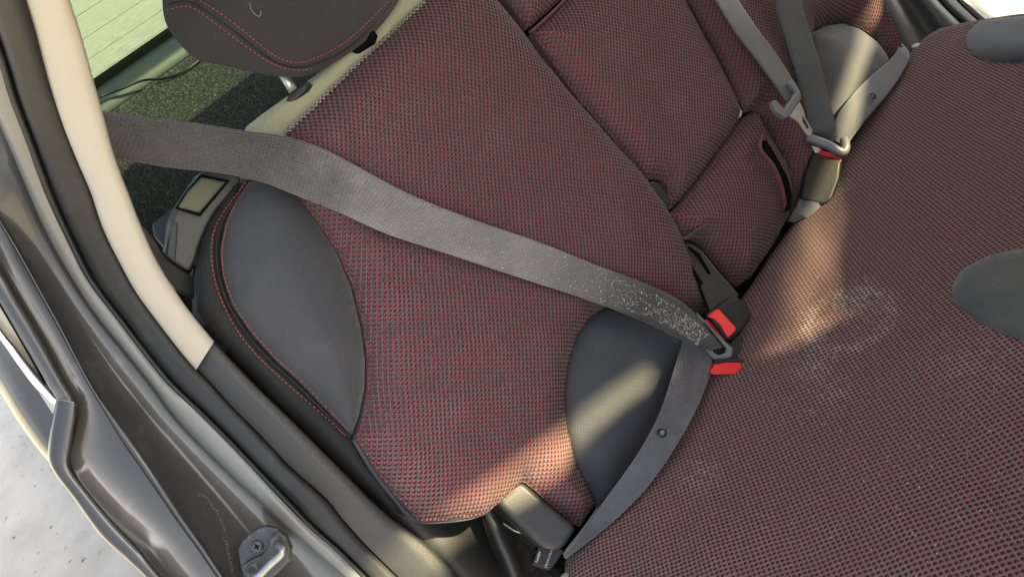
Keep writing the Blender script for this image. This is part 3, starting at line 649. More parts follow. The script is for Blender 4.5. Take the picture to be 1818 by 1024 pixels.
# door striker
st = thing('door_striker', 'dark steel door striker plate with a wire loop on the painted jamb', 'door striker', at(465, 975, 0.77))
pl = slab('plate', st, [(x, y, 0.772) for x, y in ((421, 975), (430, 958), (455, 938), (471, 933), (490, 937), (508, 950), (518, 972), (514, 995), (500, 1010), (478, 1030), (450, 1045), (432, 1026), (426, 1005))], M['steel_dark'], 0.006, bev=0.0018)
slab('raised_step', st, [(x, y, 0.766) for x, y in ((427, 1004), (446, 993), (466, 984), (474, 970), (478, 956), (492, 941), (506, 952), (515, 972), (511, 992), (498, 1007), (478, 1026), (450, 1040), (436, 1026))], M['steel_dark'], 0.005, bev=0.0014)
nst = CAM - at(465, 975, 0.77); nst /= np.linalg.norm(nst)
scw = disc('screw', st, at(456, 970, 0.769), nst, 0.006, 0.0014, M['steel_dark'], dome=0.3)
for a in (0.5, 0.5 + PI / 2):
    c = at(456, 970, 0.7662); u = RIGHT * math.cos(a) + UPV * math.sin(a); v = np.cross(u, nst)
    V = [c + u * 0.0034 * i + v * 0.0009 * j + nst * k for k in (0, 0.0006) for i, j in ((-1, -1), (1, -1), (1, 1), (-1, 1))]
    mesh_obj('cross_slot', V, [(0, 1, 2, 3), (4, 5, 6, 7), (0, 1, 5, 4), (1, 2, 6, 5), (2, 3, 7, 6), (3, 0, 4, 7)], M['black'], scw, smooth=False)
tube('loop', st, [at(492, 962, 0.767), at(494, 966, 0.752), at(502, 975, 0.744), at(498, 984, 0.742), at(478, 1002, 0.74), at(462, 1018, 0.742), at(452, 1020, 0.748), at(447, 1012, 0.764)], 0.0042, M['steel_bright'], 10, 40)
disc('loop_collar', st, at(490, 961, 0.766), nst, 0.0075, 0.002, M['steel_dark']); disc('loop_collar', st, at(450, 1010, 0.766), nst, 0.0075, 0.002, M['steel_dark'])

# black liner between trim and seat, floor carpet scrap
lin = thing('inner_liner', 'black plastic wheel arch liner between the sill trim and the seat', 'liner', at(800, 985, 0.95))
V1 = dep([(300, 480), (360, 560), (455, 680), (600, 820), (700, 900), (790, 985), (860, 1070)], [0.86, 0.9, 0.93, 0.95])
V2 = dep([(420, 480), (470, 560), (560, 680), (700, 800), (850, 880), (940, 985), (985, 1070)], [0.92, 0.96, 1.0, 1.02])
loft('liner_panel', lin, [mixr(V1, V2, -0.4, -0.03), mixr(V1, V2, 0.1, 0), mixr(V1, V2, 0.5, -0.012), mixr(V1, V2, 1.0, -0.03), mixr(V1, V2, 1.6, -0.06)], M['plastic'], 40, back=0.003)
loft('liner_rib', lin, [dep([(852, 905), (868, 960), (885, 1000), (900, 1040)], [0.975, 0.965]), dep([(858, 903), (876, 958), (894, 998), (910, 1040)], [0.963, 0.953]), dep([(872, 903), (892, 955), (908, 990), (925, 1040)], [0.963, 0.953]), dep([(880, 905), (905, 955), (922, 990), (940, 1040)], [0.98, 0.97])], M['plastic'], 24)
V, F = [], []
for k in range(420):
    t = random.random(); px = 905 + 55 * t + random.uniform(-14, 14); py = 915 + 100 * t + random.uniform(-10, 10)
    c = at(px, py, 1.0 + random.uniform(-0.004, 0.004)); a = rng.normal(0, 1, 3); a = a / np.linalg.norm(a) * 0.003; b = rng.normal(0, 1, 3) * 0.0006; b0 = len(V)
    V += [c - a, c + a, c + a + b, c - a + b]; F.append((b0, b0 + 1, b0 + 2, b0 + 3))
o = mesh_obj('floor_fluff', V, F, M['carpet'], None, smooth=False); tag(o, 'brownish carpet fluff in the gap beside the plastic hinge cover', 'carpet'); o['kind'] = 'stuff'
# small curl of wire in the gap
tag(tube('wire_scrap', None, [at(893, 928, 0.985), at(905, 936, 0.98), at(915, 942, 0.976), at(925, 945, 0.978)], 0.0013, M['grey_stop'], 6, 14), 'short pale bent wire in the dark gap beside the hinge cover', 'wire')

# ================================================================== PARCEL SHELF AND REAR WINDOW
def shelf_z(x): return 0.46 + 0.25 * (-0.35 - x)
def on_shelf(px, py, up=0.0):
    r = ray(px, py); d = (0.46 - 0.0875 + up - CAM[2] - 0.25 * CAM[0]) / (r[2] + 0.25 * r[0]); return CAM + d * r
shelf = thing('parcel_shelf', 'carpeted parcel shelf below the rear window with a grey edge strip', 'parcel shelf', (-0.6, 0.2, 0.5))
XE = float(np.mean([on_shelf(185, 195)[0], on_shelf(330, 82)[0]]))
V, F, uv = [], [], []; nx, ny = 60, 120
for i in range(nx + 1):
    x = -0.22 + (XE + 0.22) * i / nx
    for j in range(ny + 1):
        y = -0.19 + 1.39 * j / ny
        gr = on_shelf(285, 125)[0]
        dip = -0.012 * math.exp(-((x - gr) / 0.016) ** 2) * (1 / (1 + math.exp(-(y - 0.02) / 0.012)))
        V.append((x, y, shelf_z(x) + dip)); uv.append((x, y))
for i in range(nx):
    for j in range(ny): a = i * (ny + 1) + j; F.append((a, a + ny + 1, a + ny + 2, a + 1))
carpet = mesh_obj('carpet', V, F, M['carpet'], shelf, uv); fix_normals(carpet)
V, F = [], []
for k in range(60000):
    x = random.uniform(XE, -0.30); y = random.uniform(-0.18, 0.42)
    gr = on_shelf(285, 125)[0]
    dip = -0.012 * math.exp(-((x - gr) / 0.016) ** 2) * (1 / (1 + math.exp(-(y - 0.02) / 0.012)))
    c = np.array([x, y, shelf_z(x) + dip]); a = rng.normal(0, 1, 3); a[2] = abs(a[2]) * 0.8 + 0.2; a = a / np.linalg.norm(a) * random.uniform(0.002, 0.0042)
    b = rng.normal(0, 1, 3); b = b / np.linalg.norm(b) * 0.0005; b0 = len(V)
    V += [c - a * 0.3 - b, c - a * 0.3 + b, c + a]; F.append((b0, b0 + 1, b0 + 2))
o = mesh_obj('carpet_pile', V, F, M['tuft'], carpet, smooth=False); o['kind'] = 'stuff'
# grey strip rising behind the carpet and black band, then the glass
zE = shelf_z(XE)
def lift(px, py, x): # point of the ray at a given x
    r = ray(px, py); d = (x - CAM[0]) / r[0]; return CAM + d * r
zs1 = 0.5 * (lift(172, 157, XE - 0.05)[2] + lift(310, 62, XE - 0.05)[2])
zs2 = 0.5 * (lift(168, 143, XE - 0.06)[2] + lift(300, 48, XE - 0.06)[2])
def yband(name, prof, m, parent, y0=-0.25, y1=1.3, n=2):
    V, F = [], []; k = len(prof)
    for j in range(n + 1):
        for (x, z) in prof: V.append((x, y0 + (y1 - y0) * j / n, z))
    for j in range(n):
        for i in range(k - 1): a = j * k + i; F.append((a, a + 1, a + k + 1, a + k))
    return mesh_obj(name, V, F, m, parent)
yband('edge_strip', [(XE + 0.004, zE - 0.01), (XE + 0.002, zE + 0.004), (XE - 0.008, zE + 0.010), (XE - 0.035, zs1 - 0.006), (XE - 0.05, zs1), (XE - 0.052, zs1 - 0.01)], M['shelf_trim'], shelf)
win = thing('rear_window', 'green tinted rear window crossed by thin heater lines', 'rear window', (XE - 0.06, 0.4, zs1))
yband('black_band', [(XE - 0.051, zs1 - 0.006), (XE - 0.06, zs2), (XE - 0.065, zs2 + 0.001), (XE - 0.068, zs1 - 0.008)], M['black'], win)
GX0, GZ0, GX1, GZ1 = XE - 0.075, zs2 - 0.012, -0.22, 0.94
V = [(GX0, -0.2, GZ0), (GX0, 1.3, GZ0), (GX1, 1.2, GZ1), (GX1, -0.05, GZ1)]
gl = mesh_obj('glass', V, [(0, 1, 2, 3)], M['glass'], win)
GN = np.cross([GX1 - GX0, 0, GZ1 - GZ0], [0, 1, 0]); GN /= np.linalg.norm(GN)
if GN @ (CAM - np.array(V[0])) < 0: GN = -GN
def on_glass(px, py):
    r = ray(px, py); d = ((np.array(V[0]) - CAM) @ GN) / (r @ GN); return CAM + d * r
# heater lines: the photo's five nearest, continued at the same pitch
l0 = on_glass(140, 150 - 20); 
zl = [on_glass(x, y)[2] for x, y in ((163, 136), (150, 102), (140, 66), (129, 31))]
stp = (zl[-1] - zl[0]) / 3
for k in range(12):
    z = zl[0] + stp * k
    if z > 0.93: break
    x = GX0 + (GX1 - GX0) * (z - GZ0) / (GZ1 - GZ0); c = np.array([x, 0, z]) + GN * 0.002; s = np.array([GX1 - GX0, 0, GZ1 - GZ0]); s /= np.linalg.norm(s); s *= 0.0008
    mesh_obj('heater_line', [c - s + YV * -0.1, c + s + YV * -0.1, c + s + YV * 1.2, c - s + YV * 1.2], [(0, 1, 2, 3)], M['dark_glass_line'], win, smooth=False)
cab = tube('cable', None, [on_shelf(165, 180, 0.03), on_shelf(178, 172, 0.02), on_shelf(215, 158, 0.014), on_shelf(255, 143, 0.008), on_shelf(285, 141, 0.006), on_shelf(310, 135, 0.006), on_shelf(335, 122, 0.006), on_shelf(362, 102, 0.006), on_shelf(400, 85, 0.006)], 0.0022, M['cable'], 8, 60)
tag(cab, 'thin black cable lying across the parcel shelf behind the headrest', 'cable')

# ================================================================== NEAR BACKREST
nb_ = thing('rear_seat', 'near outer rear backrest with red dotted knit centre and dark side bolster', 'rear seat', (0, 0.2, 0.05), 'rear bench backrests')
near_poly = [(512, 232), (560, 186), (625, 122), (690, 62), (757, -2), (820, -62), (850, -40), (885, 2), (945, 78), (1010, 166), (1075, 243), (1140, 323), (1175, 370), (1200, 412), (1222, 465), (1243, 520), (1256, 560),
             (1180, 560), (1110, 545), (1070, 547), (1040, 565), (1015, 600), (1000, 650), (995, 700), (1004, 760), (1020, 820), (1055, 892),
             (1028, 934), (985, 904), (940, 866), (922, 852), (905, 866), (880, 890), (848, 912), (800, 921), (738, 922), (700, 882), (660, 830), (628, 778),
             (641, 738), (650, 690), (651, 640), (643, 580), (626, 510), (600, 450), (560, 390), (515, 335), (485, 290)]
def near_add(p):
    a, b = p[:, 0], p[:, 1]
    return 0.012 * np.exp(-((b - 0.22) / 0.14) ** 2) + lumpy(p)
nfab, near_hf, near_ab = panel('fabric_panel', nb_, near_poly, 'B', M['knit_base'], 0.0, 0.026, 0.055, 0.012, isknit=True, hadd=near_add)
bol_poly = [(432, 322), (470, 318), (498, 322), (517, 338), (560, 391), (598, 450), (623, 510), (640, 580), (648, 640), (647, 690), (637, 738), (624, 772), (600, 749), (531, 677), (491, 641), (448, 594), (412, 541), (395, 488), (391, 440), (401, 394), (415, 360)]
bol, bol_hf, bol_ab = panel('side_bolster', nb_, bol_poly, 'B', M['pad'], 0.0, 0.034, 0.10, 0.010)
sk_poly = [(434, 322), (415, 360), (401, 394), (391, 440), (395, 488), (412, 541), (448, 594), (491, 641), (531, 677), (600, 749), (624, 774), (660, 832), (700, 884), (738, 924), (690, 900), (630, 842), (560, 770), (500, 715), (440, 650), (390, 600), (350, 550), (345, 490), (360, 425), (385, 375), (415, 330)]
panel('side_skirt', nb_, sk_poly, 'B', M['skirt'], -0.004, 0.012, 0.03, 0.010, skirt=0.09)
pad_poly = [(1070, 549), (1110, 547), (1180, 562), (1254, 566), (1262, 600), (1230, 680), (1180, 770), (1120, 850), (1072, 910), (1057, 890), (1023, 818), (1007, 758), (998, 700), (1003, 650), (1018, 602), (1042, 567)]
pad, pad_hf, _ = panel('corner_pad', nb_, pad_poly, 'B', M['pad'], 0.004, 0.022, 0.07, 0.010)
band_poly = [(436, 316), (437, 225), (465, 203), (498, 180), (555, 138), (600, 96), (666, 46), (700, 0), (770, -80), (822, -66), (757, -4), (690, 60), (625, 120), (560, 184), (512, 230), (486, 288), (498, 318)]
band, band_hf, _ = panel('top_band', nb_, band_poly, 'B', M['band'], 0.0, 0.016, 0.04, 0.009, skirt=0.07)
core = [(440, 318), (440, 228), (500, 186), (600, 100), (700, 4), (770, -76), (815, -60), (880, 5), (1010, 172), (1140, 330), (1195, 412), (1240, 530), (1255, 600), (1180, 760), (1072, 905), (1030, 930), (922, 856), (848, 908), (738, 918), (650, 820), (560, 745), (450, 640), (390, 560), (370, 470), (390, 380)]
block('seat_core', nb_, core, 'B', M['skirt'], -0.09, -0.006, 0.012, href=0.0)
# stitching
def seam_pts(P, hf, lift=0.0015):
    out = []
    for x, y in P:
        a = ab(x, y, 'B', 0.0); h = float(hf(np.array([a]))[0]); a = ab(x, y, 'B', h); out.append(w3(a[0], a[1], float(hf(np.array([a]))[0]) + lift, 'B'))
    return out
s_in = [(445, 322), (425, 350), (408, 385), (397, 425), (394, 455), (399, 495), (417, 542), (452, 593), (495, 640), (535, 676), (602, 746), (622, 768)]
s_out = [(438, 322), (405, 365), (382, 405), (375, 446), (382, 499), (402, 552), (432, 602), (471, 645), (518, 688), (585, 746), (618, 778)]
s_mid = [(440, 322), (415, 358), (391, 398), (384, 446), (390, 497), (409, 547), (442, 598), (483, 643), (526, 682), (593, 748), (621, 775)]
stitches('red_stitching', bol, [onp(x, y, 'B', 0.0085) for x, y in s_in], NB, M['red_stitch'])
stitches('red_stitching', nb_, [onp(x, y, 'B', 0.006) for x, y in s_out], NB, M['red_stitch'])
tube('seam', nb_, [onp(x, y, 'B', 0.0035) for x, y in s_mid], 0.0016, M['dark_stitch'], 6, 60)
stitches('overlock_stitching', band, [onp(x, y, 'B', 0.007) for x, y in ((508, 236), (560, 187), (625, 123), (690, 63), (757, 0), (810, -52))], NB, M['pale_stitch'], step=0.0036, length=0.0042, w=0.0006, zig=0.0009)
# piping along the free lower edge
tube('edge_piping', nb_, [onp(x, y, 'B', 0.004) for x, y in ((628, 780), (660, 832), (700, 884), (737, 922), (800, 923), (848, 914), (880, 892), (920, 853))], 0.0026, M['pad'], 8, 60)
# headrest guides
for i, (gx, gy, ln) in enumerate(((527, 166, 30), (640, 78, 34))):
    gp = [(gx - ln * 0.75, gy + ln * 0.55), (gx - ln * 0.2, gy + ln * 0.55), (gx + ln * 0.6, gy - ln * 0.25), (gx + ln * 0.8, gy - ln * 0.75), (gx + ln * 0.35, gy - ln * 0.68), (gx - ln * 0.5, gy)]
    gd = dpl(gx, gy, 'B', 0.012)
    slab('headrest_guide', nb_, [(x, y, gd) for x, y in gp], M['plastic'] if i == 0 else M['black'], 0.03, bev=0.004)
# release lever
lvh = slab('release_lever', nb_, [(x, y, d) for x, y, d in ((357, 306, .835), (368, 302, .838), (427, 311, .85), (429, 322, .85), (408, 348, .846), (384, 374, .84), (367, 404, .836), (356, 432, .832), (347, 462, .83), (337, 482, .828), (312, 468, .818), (297, 455, .812), (304, 394, .812), (314, 370, .814), (337, 335, .824))], M['lever'], 0.05, bev=0.006, seg=4)
slab('release_tab', lvh, [(x, y, d) for x, y, d in ((359, 314, .826), (402, 323, .838), (355, 378, .826), (317, 368, .806), (336, 338, .814))], M['lever_tab'], 0.012, bev=0.003)
ring_slab('tab_gap', lvh, [(358, 310, .829), (408, 321, .840), (356, 384, .829), (312, 370, .808), (334, 335, .817)], [(359, 313, .829), (403, 323, .840), (355, 379, .829), (316, 368, .808), (336, 338, .817)], M['black'], 0.004, 0.0003)
slab('lever_side', lvh, [(x, y, d) for x, y, d in ((304, 396, .808), (317, 394, .812), (312, 466, .812), (297, 454, .806))], M['shelf_trim'], 0.01, bev=0.002)
slab('lever_bracket', nb_, [(x, y, d) for x, y, d in ((250, 402, .80), (262, 405, .81), (280, 430, .815), (297, 455, .82), (312, 468, .824), (337, 484, .832), (346, 462, .836), (352, 500, .842), (357, 534, .85), (335, 524, .84), (314, 514, .83), (285, 480, .81), (262, 440, .80))], M['plastic'], 0.03, bev=0.004)
slab('bracket_fin', nb_, [(x, y, d) for x, y, d in ((268, 396, .86), (318, 360, .86), (304, 396, .85), (298, 452, .845), (272, 420, .85))], M['plastic'], 0.02, bev=0.003)
# hinge cover at the foot of the backrest
hc = slab('hinge_cover', nb_, [(x, y, d) for x, y, d in ((925, 851, .945), (906, 864, .945), (879, 890, .945), (905, 918, .938), (945, 955, .928), (968, 972, .925), (985, 976, .928), (1002, 972, .934), (1026, 936, .948), (985, 903, .95), (942, 866, .95))], M['plastic_grain'], 0.05, bev=0.008, seg=4)
# side of the near backrest below the bolster sits on a dark bracket
# care tag
ct = slab('care_tag', None, [(x, y, d) for x, y, d in ((958, 966, .958), (976, 972, .955), (992, 972, .955), (1000, 978, .955), (985, 1000, .948), (975, 1012, .945), (962, 1008, .946), (945, 1002, .948))], M['tag'], 0.0012, bev=0.0003)
tag(ct, 'small black care label with white print below the hinge cover', 'care label')
def marks(P, n, parent):
    V, F = [], []
    a, b = np.array(at(*P[0])), np.array(at(*P[1])); t = (b - a) / n; nn = CAM - a; nn /= np.linalg.norm(nn); s = np.cross(t, nn); s /= np.linalg.norm(s)
    for i in range(n):
        c = a + t * (i + 0.5)
        for k in range(2):
            u, w, ln = random.uniform(-0.2, 0.2), random.uniform(0.10, 0.16), random.uniform(0.0008, 0.0016)
            cc = c + t * u + s * random.uniform(-0.0005, 0.0005) + nn * 0.0006; b0 = len(V)
            V += [cc - t * w - s * ln, cc + t * w - s * ln, cc + t * w + s * ln, cc - t * w + s * ln]; F.append((b0, b0 + 1, b0 + 2, b0 + 3))
    mesh_obj('white_print', V, F, M['white_print'], parent, smooth=False)
marks([(959, 978, .952), (952, 998, .946)], 6, ct); marks([(980, 974, .951), (968, 1008, .943)], 11, ct)

# ================================================================== HEADREST
hr = thing('headrest', 'dark grey headrest with curved red stitched seams above the near backrest', 'headrest', tuple(onp(560, 60, 'B', 0)))
hr_poly = [(288, -10), (291, 30), (303, 58), (322, 82), (346, 104), (372, 112), (412, 121), (450, 129), (495, 136), (534, 137), (566, 126), (606, 104), (648, 74), (686, 34), (712, -8), (725, -60), (700, -130), (600, -190), (450, -200), (330, -150), (290, -80)]
hh = 0.016
hf_, hr_hf, hr_ab = panel('front_cover', hr, hr_poly, 'B', M['headrest'], hh, 0.040, 0.09, 0.009, curved=True, skirt=0, power=2.2)
panel('rear_cover', hr, hr_poly, 'B', M['headrest'], hh, 0.06, 0.07, 0.010, curved=True, skirt=0, flip=-1)
def on_hf(x, y, hf, lift=0.0015):
    h = hh
    for _ in range(4): a = ab(x, y, 'B', h); h = float(hf(np.array([a]))[0])
    return w3(a[0], a[1], h + lift, 'B')
h1 = [(345, -2), (388, 23), (432, 56), (465, 83), (498, 105), (531, 112), (564, 103), (600, 84), (640, 53), (690, 0), (715, -50)]
h2 = [(294, 20), (332, 13), (365, 30), (398, 55), (432, 80), (465, 103), (498, 120), (531, 126), (560, 122)]
h3 = [(300, 8), (335, 3), (372, 24), (415, 54), (450, 82), (482, 105), (508, 116), (533, 119), (562, 112), (600, 96), (645, 62), (695, 5)]
stitches('red_stitching', hr, [on_hf(x, y, hr_hf) for x, y in h1], NB, M['red_stitch'])
stitches('red_stitching', hr, [on_hf(x, y, hr_hf) for x, y in h2], NB, M['red_stitch'])
tube('seam', hr, [on_hf(x, y, hr_hf, -0.0006) for x, y in h3], 0.0014, M['dark_stitch'], 6, 60)
for (x0, y0, x1, y1) in ((494, 118, 525, 168), (610, 50, 640, 80)):
    tube('post', hr, [onp(x0, y0, 'B', -0.012), onp(x1, y1, 'B', -0.012)], 0.0062, M['steel'], 14)
hair = tube('hair', None, [on_hf(x, y, hr_hf, 0.002) for x, y in ((443, 8), (446, 20), (455, 29), (461, 30), (463, 22))], 0.00022, M['grey_stop'], 5, 24)
tag(hair, 'pale curled hair stuck to the dark headrest', 'hair')

# ================================================================== CENTRE BACKREST
cb = thing('rear_seat', 'narrow centre backrest with folded up armrest in red dotted knit', 'rear seat', (0, 0.6, 0.05), 'rear bench backrests')
panel('upper_panel', cb, [(888, -12), (934, 52), (948, 42), (1000, -4), (1040, -50), (920, -70), (860, -50)], 'B', M['knit_base'], -0.004, 0.02, 0.03, 0.01, isknit=True)
panel('armrest_panel', cb, [(944, 60), (956, 48), (1006, 4), (1060, -50), (1180, -60), (1212, -2), (1264, 88), (1298, 160), (1316, 206), (1286, 252), (1240, 312), (1206, 356), (1188, 372), (1176, 360), (1186, 340), (1178, 322), (1158, 318), (1146, 322), (1080, 240), (1014, 162)], 'B', M['knit_base'], 0.0, 0.026, 0.055, 0.012, isknit=True, hadd=lambda p: lumpy(p, 1.0))
panel('lower_panel', cb, [(1190, 382), (1210, 362), (1244, 318), (1290, 256), (1320, 210), (1338, 196), (1362, 240), (1392, 290), (1404, 340), (1398, 386), (1368, 440), (1332, 492), (1310, 508), (1294, 500), (1262, 462), (1240, 432), (1216, 426), (1200, 406)], 'B', M['knit_base'], 0.002, 0.038, 0.07, 0.012, isknit=True)
block('seat_core', cb, [(885, -40), (945, 75), (1080, 245), (1180, 372), (1240, 500), (1270, 560), (1330, 505), (1395, 395), (1405, 340), (1320, 200), (1265, 85), (1180, -60)], 'B', M['black'], -0.09, -0.010, 0.006, href=-0.01)
slab('armrest_catch', cb, [(x, y, dpl(x, y, 'B', 0.006)) for x, y in ((1146, 326), (1160, 321), (1174, 326), (1182, 342), (1192, 356), (1184, 374), (1170, 360), (1158, 344))], M['plastic'], 0.02, bev=0.003)
slab('armrest_catch', cb, [(x, y, dpl(x, y, 'B', 0.012)) for x, y in ((1297, 168), (1306, 178), (1318, 198), (1316, 208), (1306, 192), (1298, 180))], M['grey_stop'], 0.01, bev=0.001)
# edge of the lower panel's flap and its pull loop
tube('flap_piping', cb, [onp(x, y, 'B', h) for x, y, h in ((1354, 243, .046), (1348, 252, .05), (1349, 266, .054), (1358, 279, .055), (1370, 293, .055), (1379, 311, .053), (1386, 330, .05), (1391, 352, .044), (1393, 372, .036))], 0.0042, M['piping'], 8, 50)
slab('flap_opening', cb, [(x, y, dpl(x, y, 'B', 0.043)) for x, y in ((1353, 250), (1356, 268), (1366, 284), (1378, 302), (1387, 324), (1393, 350), (1397, 376), (1404, 372), (1406, 345), (1400, 318), (1388, 294), (1374, 270), (1362, 250))], M['black'], 0.004, bev=0.0006)
tube('flap_piping', cb, [onp(x, y, 'B', h) for x, y, h in ((1210, 425, .012), (1222, 420, .018), (1238, 408, .024), (1250, 400, .026))], 0.003, M['knit_base'], 8, 30)
tube('panel_piping', cb, [onp(x, y, 'B', 0.008) for x, y in ((940, 58), (956, 45), (1003, 0), (1040, -40))], 0.0022, M['piping'], 8, 24)

# ================================================================== FAR BACKREST
fb = thing('rear_seat', 'far outer rear backrest behind the two hanging belts', 'rear seat', (0, 1.0, 0.05), 'rear bench backrests')
panel('fabric_panel', fb, [(1216, -4), (1190, -60), (1500, -80), (1548, -30), (1562, 6), (1578, 50), (1592, 84), (1598, 100), (1582, 124), (1574, 100), (1554, 70), (1526, 49), (1496, 40), (1464, 44), (1441, 58), (1436, 120), (1440, 200), (1452, 260), (1420, 380), (1404, 392), (1410, 345), (1398, 292), (1368, 240), (1342, 196), (1320, 200), (1302, 158), (1268, 86)], 'B', M['knit_base'], 0.004, 0.034, 0.06, 0.012, isknit=True)
panel('corner_pad', fb, [(1441, 60), (1465, 46), (1496, 42), (1525, 51), (1553, 72), (1573, 101), (1581, 126), (1560, 160), (1520, 214), (1470, 292), (1454, 262), (1442, 200), (1438, 120)], 'B', M['pad'], 0.006, 0.026, 0.06, 0.010)
block('seat_core', fb, [(1220, -40), (1300, 150), (1400, 330), (1410, 390), (1470, 300), (1590, 100), (1555, 0), (1500, -70)], 'B', M['skirt'], -0.09, -0.006, 0.01, href=0.0)

# ================================================================== CUSHION
cu = thing('seat_cushion', 'wide rear seat cushion in red dotted knit strewn with crumbs and dust', 'seat cushion', (0.25, 0.6, -0.05))
cpoly = [('ab', -0.062, 0.09), ('ab', -0.05, 0.035), ('ab', -0.015, 0.004), ('ab', 0.12, -0.006), ('ab', 0.5, -0.006), ('ab', 0.9, -0.004), (1606, 108), (1621, 92), (1640, 74), (1668, 56), (1716, 44), (1760, 36), ('ab', 1.23, 0.24), ('ab', 1.23, 0.50), ('ab', 1.18, 0.55), ('ab', 0.0, 0.55), ('ab', -0.06, 0.5)]
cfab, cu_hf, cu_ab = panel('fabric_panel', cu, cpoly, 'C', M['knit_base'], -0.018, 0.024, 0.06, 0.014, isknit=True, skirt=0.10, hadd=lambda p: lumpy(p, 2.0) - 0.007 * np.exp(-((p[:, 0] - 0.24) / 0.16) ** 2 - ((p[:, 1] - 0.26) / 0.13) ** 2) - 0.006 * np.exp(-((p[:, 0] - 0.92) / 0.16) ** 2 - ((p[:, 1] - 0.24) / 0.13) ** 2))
panel('centre_pad', cu, [(1830, 440), (1780, 447), (1742, 459), (1712, 477), (1695, 498), (1690, 518), (1700, 540), (1730, 565), (1770, 586), (1830, 606), (1950, 640), (2000, 540), (1920, 450)], 'C', M['pad_dusty'], 0.0075, 0.004, 0.02, 0.010, curved=True, skirt=0.004)
panel('far_pad', cu, [(1830, 30), (1780, 34), (1742, 42), (1720, 56), (1714, 74), (1723, 90), (1746, 101), (1780, 106), (1830, 105), (1960, 96), (1960, 24)], 'C', M['pad_far'], 0.010, 0.014, 0.035, 0.010, curved=True, skirt=0.02)
block('cushion_core', cu, [('ab', -0.05, 0.1), ('ab', -0.03, 0.03), ('ab', 0.0, 0.012), ('ab', 1.14, 0.012), ('ab', 1.17, 0.08), ('ab', 1.2, 0.5), ('ab', 0.0, 0.52), ('ab', -0.05, 0.48)], 'C', M['skirt'], -0.16, -0.03, 0.02)
for (x, y, hgt) in ((998, 1020, 0.0), (1626, 82, 0.003)):
    a = ab(x, y, 'C', 0.0); p = w3(a[0], a[1], float(cu_hf(np.array([a]))[0]) + 0.003, 'C')
    disc('grey_stop', cu, p, NC, 0.0075, 0.002, M['grey_stop'], dome=0.5)

block('rear_flap', cu, [('ab', -0.03, 0.0), ('ab', 1.15, 0.0), ('ab', 1.15, -0.14), ('ab', -0.03, -0.14)], 'B', M['black'], -0.06, -0.012, 0.004)
# lint and crumbs
def lint_on(pxpy, hf, pl, n, sx, sy, ln=(0.0006, 0.0024), base=0.0006):
    V, F = [], []
    for k in range(n):
        x, y = random.gauss(pxpy[0], sx), random.gauss(pxpy[1], sy)
        a = ab(x, y, pl, 0.006); h = float(hf(np.array([a]))[0]); a = ab(x, y, pl, h)
        c = w3(a[0], a[1], h + base, pl); t = rng.normal(0, 1, 3); nn = PL[pl][0]; t = t - nn * (t @ nn) * 0.8; t = t / np.linalg.norm(t) * random.uniform(*ln) * 0.5
        s = np.cross(t, nn); s = s / np.linalg.norm(s) * random.uniform(0.00015, 0.0005); u = nn * random.uniform(0.0002, 0.0006); b0 = len(V)
        V += [c - t - s, c - t + s, c + t + s, c + t - s, c + u]; F += [(b0, b0 + 1, b0 + 4), (b0 + 1, b0 + 2, b0 + 4), (b0 + 2, b0 + 3, b0 + 4), (b0 + 3, b0, b0 + 4)]
    return V, F
AV, AF = [], []
for c, n, sx, sy in (((1500, 545), 150, 45, 32), ((1545, 520), 60, 30, 25), ((1440, 640), 130, 40, 28), ((1500, 330), 60, 14, 22), ((1495, 590), 60, 60, 40), ((1340, 540), 40, 14, 20), ((1240, 830), 40, 25, 25), ((1600, 300), 40, 70, 60), ((1500, 800), 70, 170, 120), ((1700, 700), 50, 90, 150), ((1560, 120), 12, 40, 30), ((1690, 900), 40, 90, 80), ((1440, 720), 60, 50, 30)):
    v, f = lint_on(c, cu_hf, 'C', n, sx, sy); o_ = len(AV); AV += v; AF += [tuple(i + o_ for i in q) for q in f]
o = mesh_obj('crumbs', AV, AF, M['lint'], None, smooth=False); o['kind'] = 'stuff'; tag(o, 'pale crumbs and lint scattered over the red dotted seat cushion', 'crumbs')

# ================================================================== NEAR BELT
nbelt = thing('seat_belt', 'grey near seat belt stretched diagonally across the near backrest', 'seat belt', tuple(at(1265, 600, 1.05)), 'rear seat belts')
sh = [(165, 190, 190, 276, ('D', .735)), (181, 197, 205, 280, ('D', .745)), (270, 209, 300, 297, ('D', .772)), (350, 219, 385, 306, ('D', .80)), (440, 233, 462, 322, ('D', .828, .822)),
      (500, 241, 522, 345, ('B', .036, .042)), (580, 267, 598, 375, ('B', .040, .044)), (715, 339, 690, 416, ('B', .044)), (830, 386, 800, 452, ('B', .044)), (960, 431, 930, 495, ('B', .044)),
      (1050, 467, 1020, 524, ('B', .046)), (1130, 497, 1100, 553, ('B', .048)), (1190, 523, 1160, 578, ('B', .054)), (1228, 550, 1204, 600, ('B', .064)), (1262, 590, 1238, 612, ('B', .078)), (1284, 616, 1262, 622, ('B', .084))]
shs = strap('shoulder_strap', nbelt, sh, M['belt_graded'], n=110)
lp = [(1218, 596, 1278, 636, ('D', 1.055)), (1213, 605, 1271, 641, ('D', 1.05)), (1197, 655, 1252, 690, ('D', 1.02)), (1172, 730, 1232, 735, ('D', .985)), (1141, 790, 1207, 780, ('D', .962)), (1108, 840, 1178, 826, ('D', .95)), (1076, 884, 1143, 872, ('D', .943)),
      (1048, 924, 1095, 920, ('D', .94)), (1024, 957, 1050, 957, ('D', .942, .936)), (1006, 978, 1014, 984, ('D', .946, .942)), (1000, 986, 1006, 992, ('D', .95))]
lap = strap('lap_strap', nbelt, lp, M['belt'], n=90)
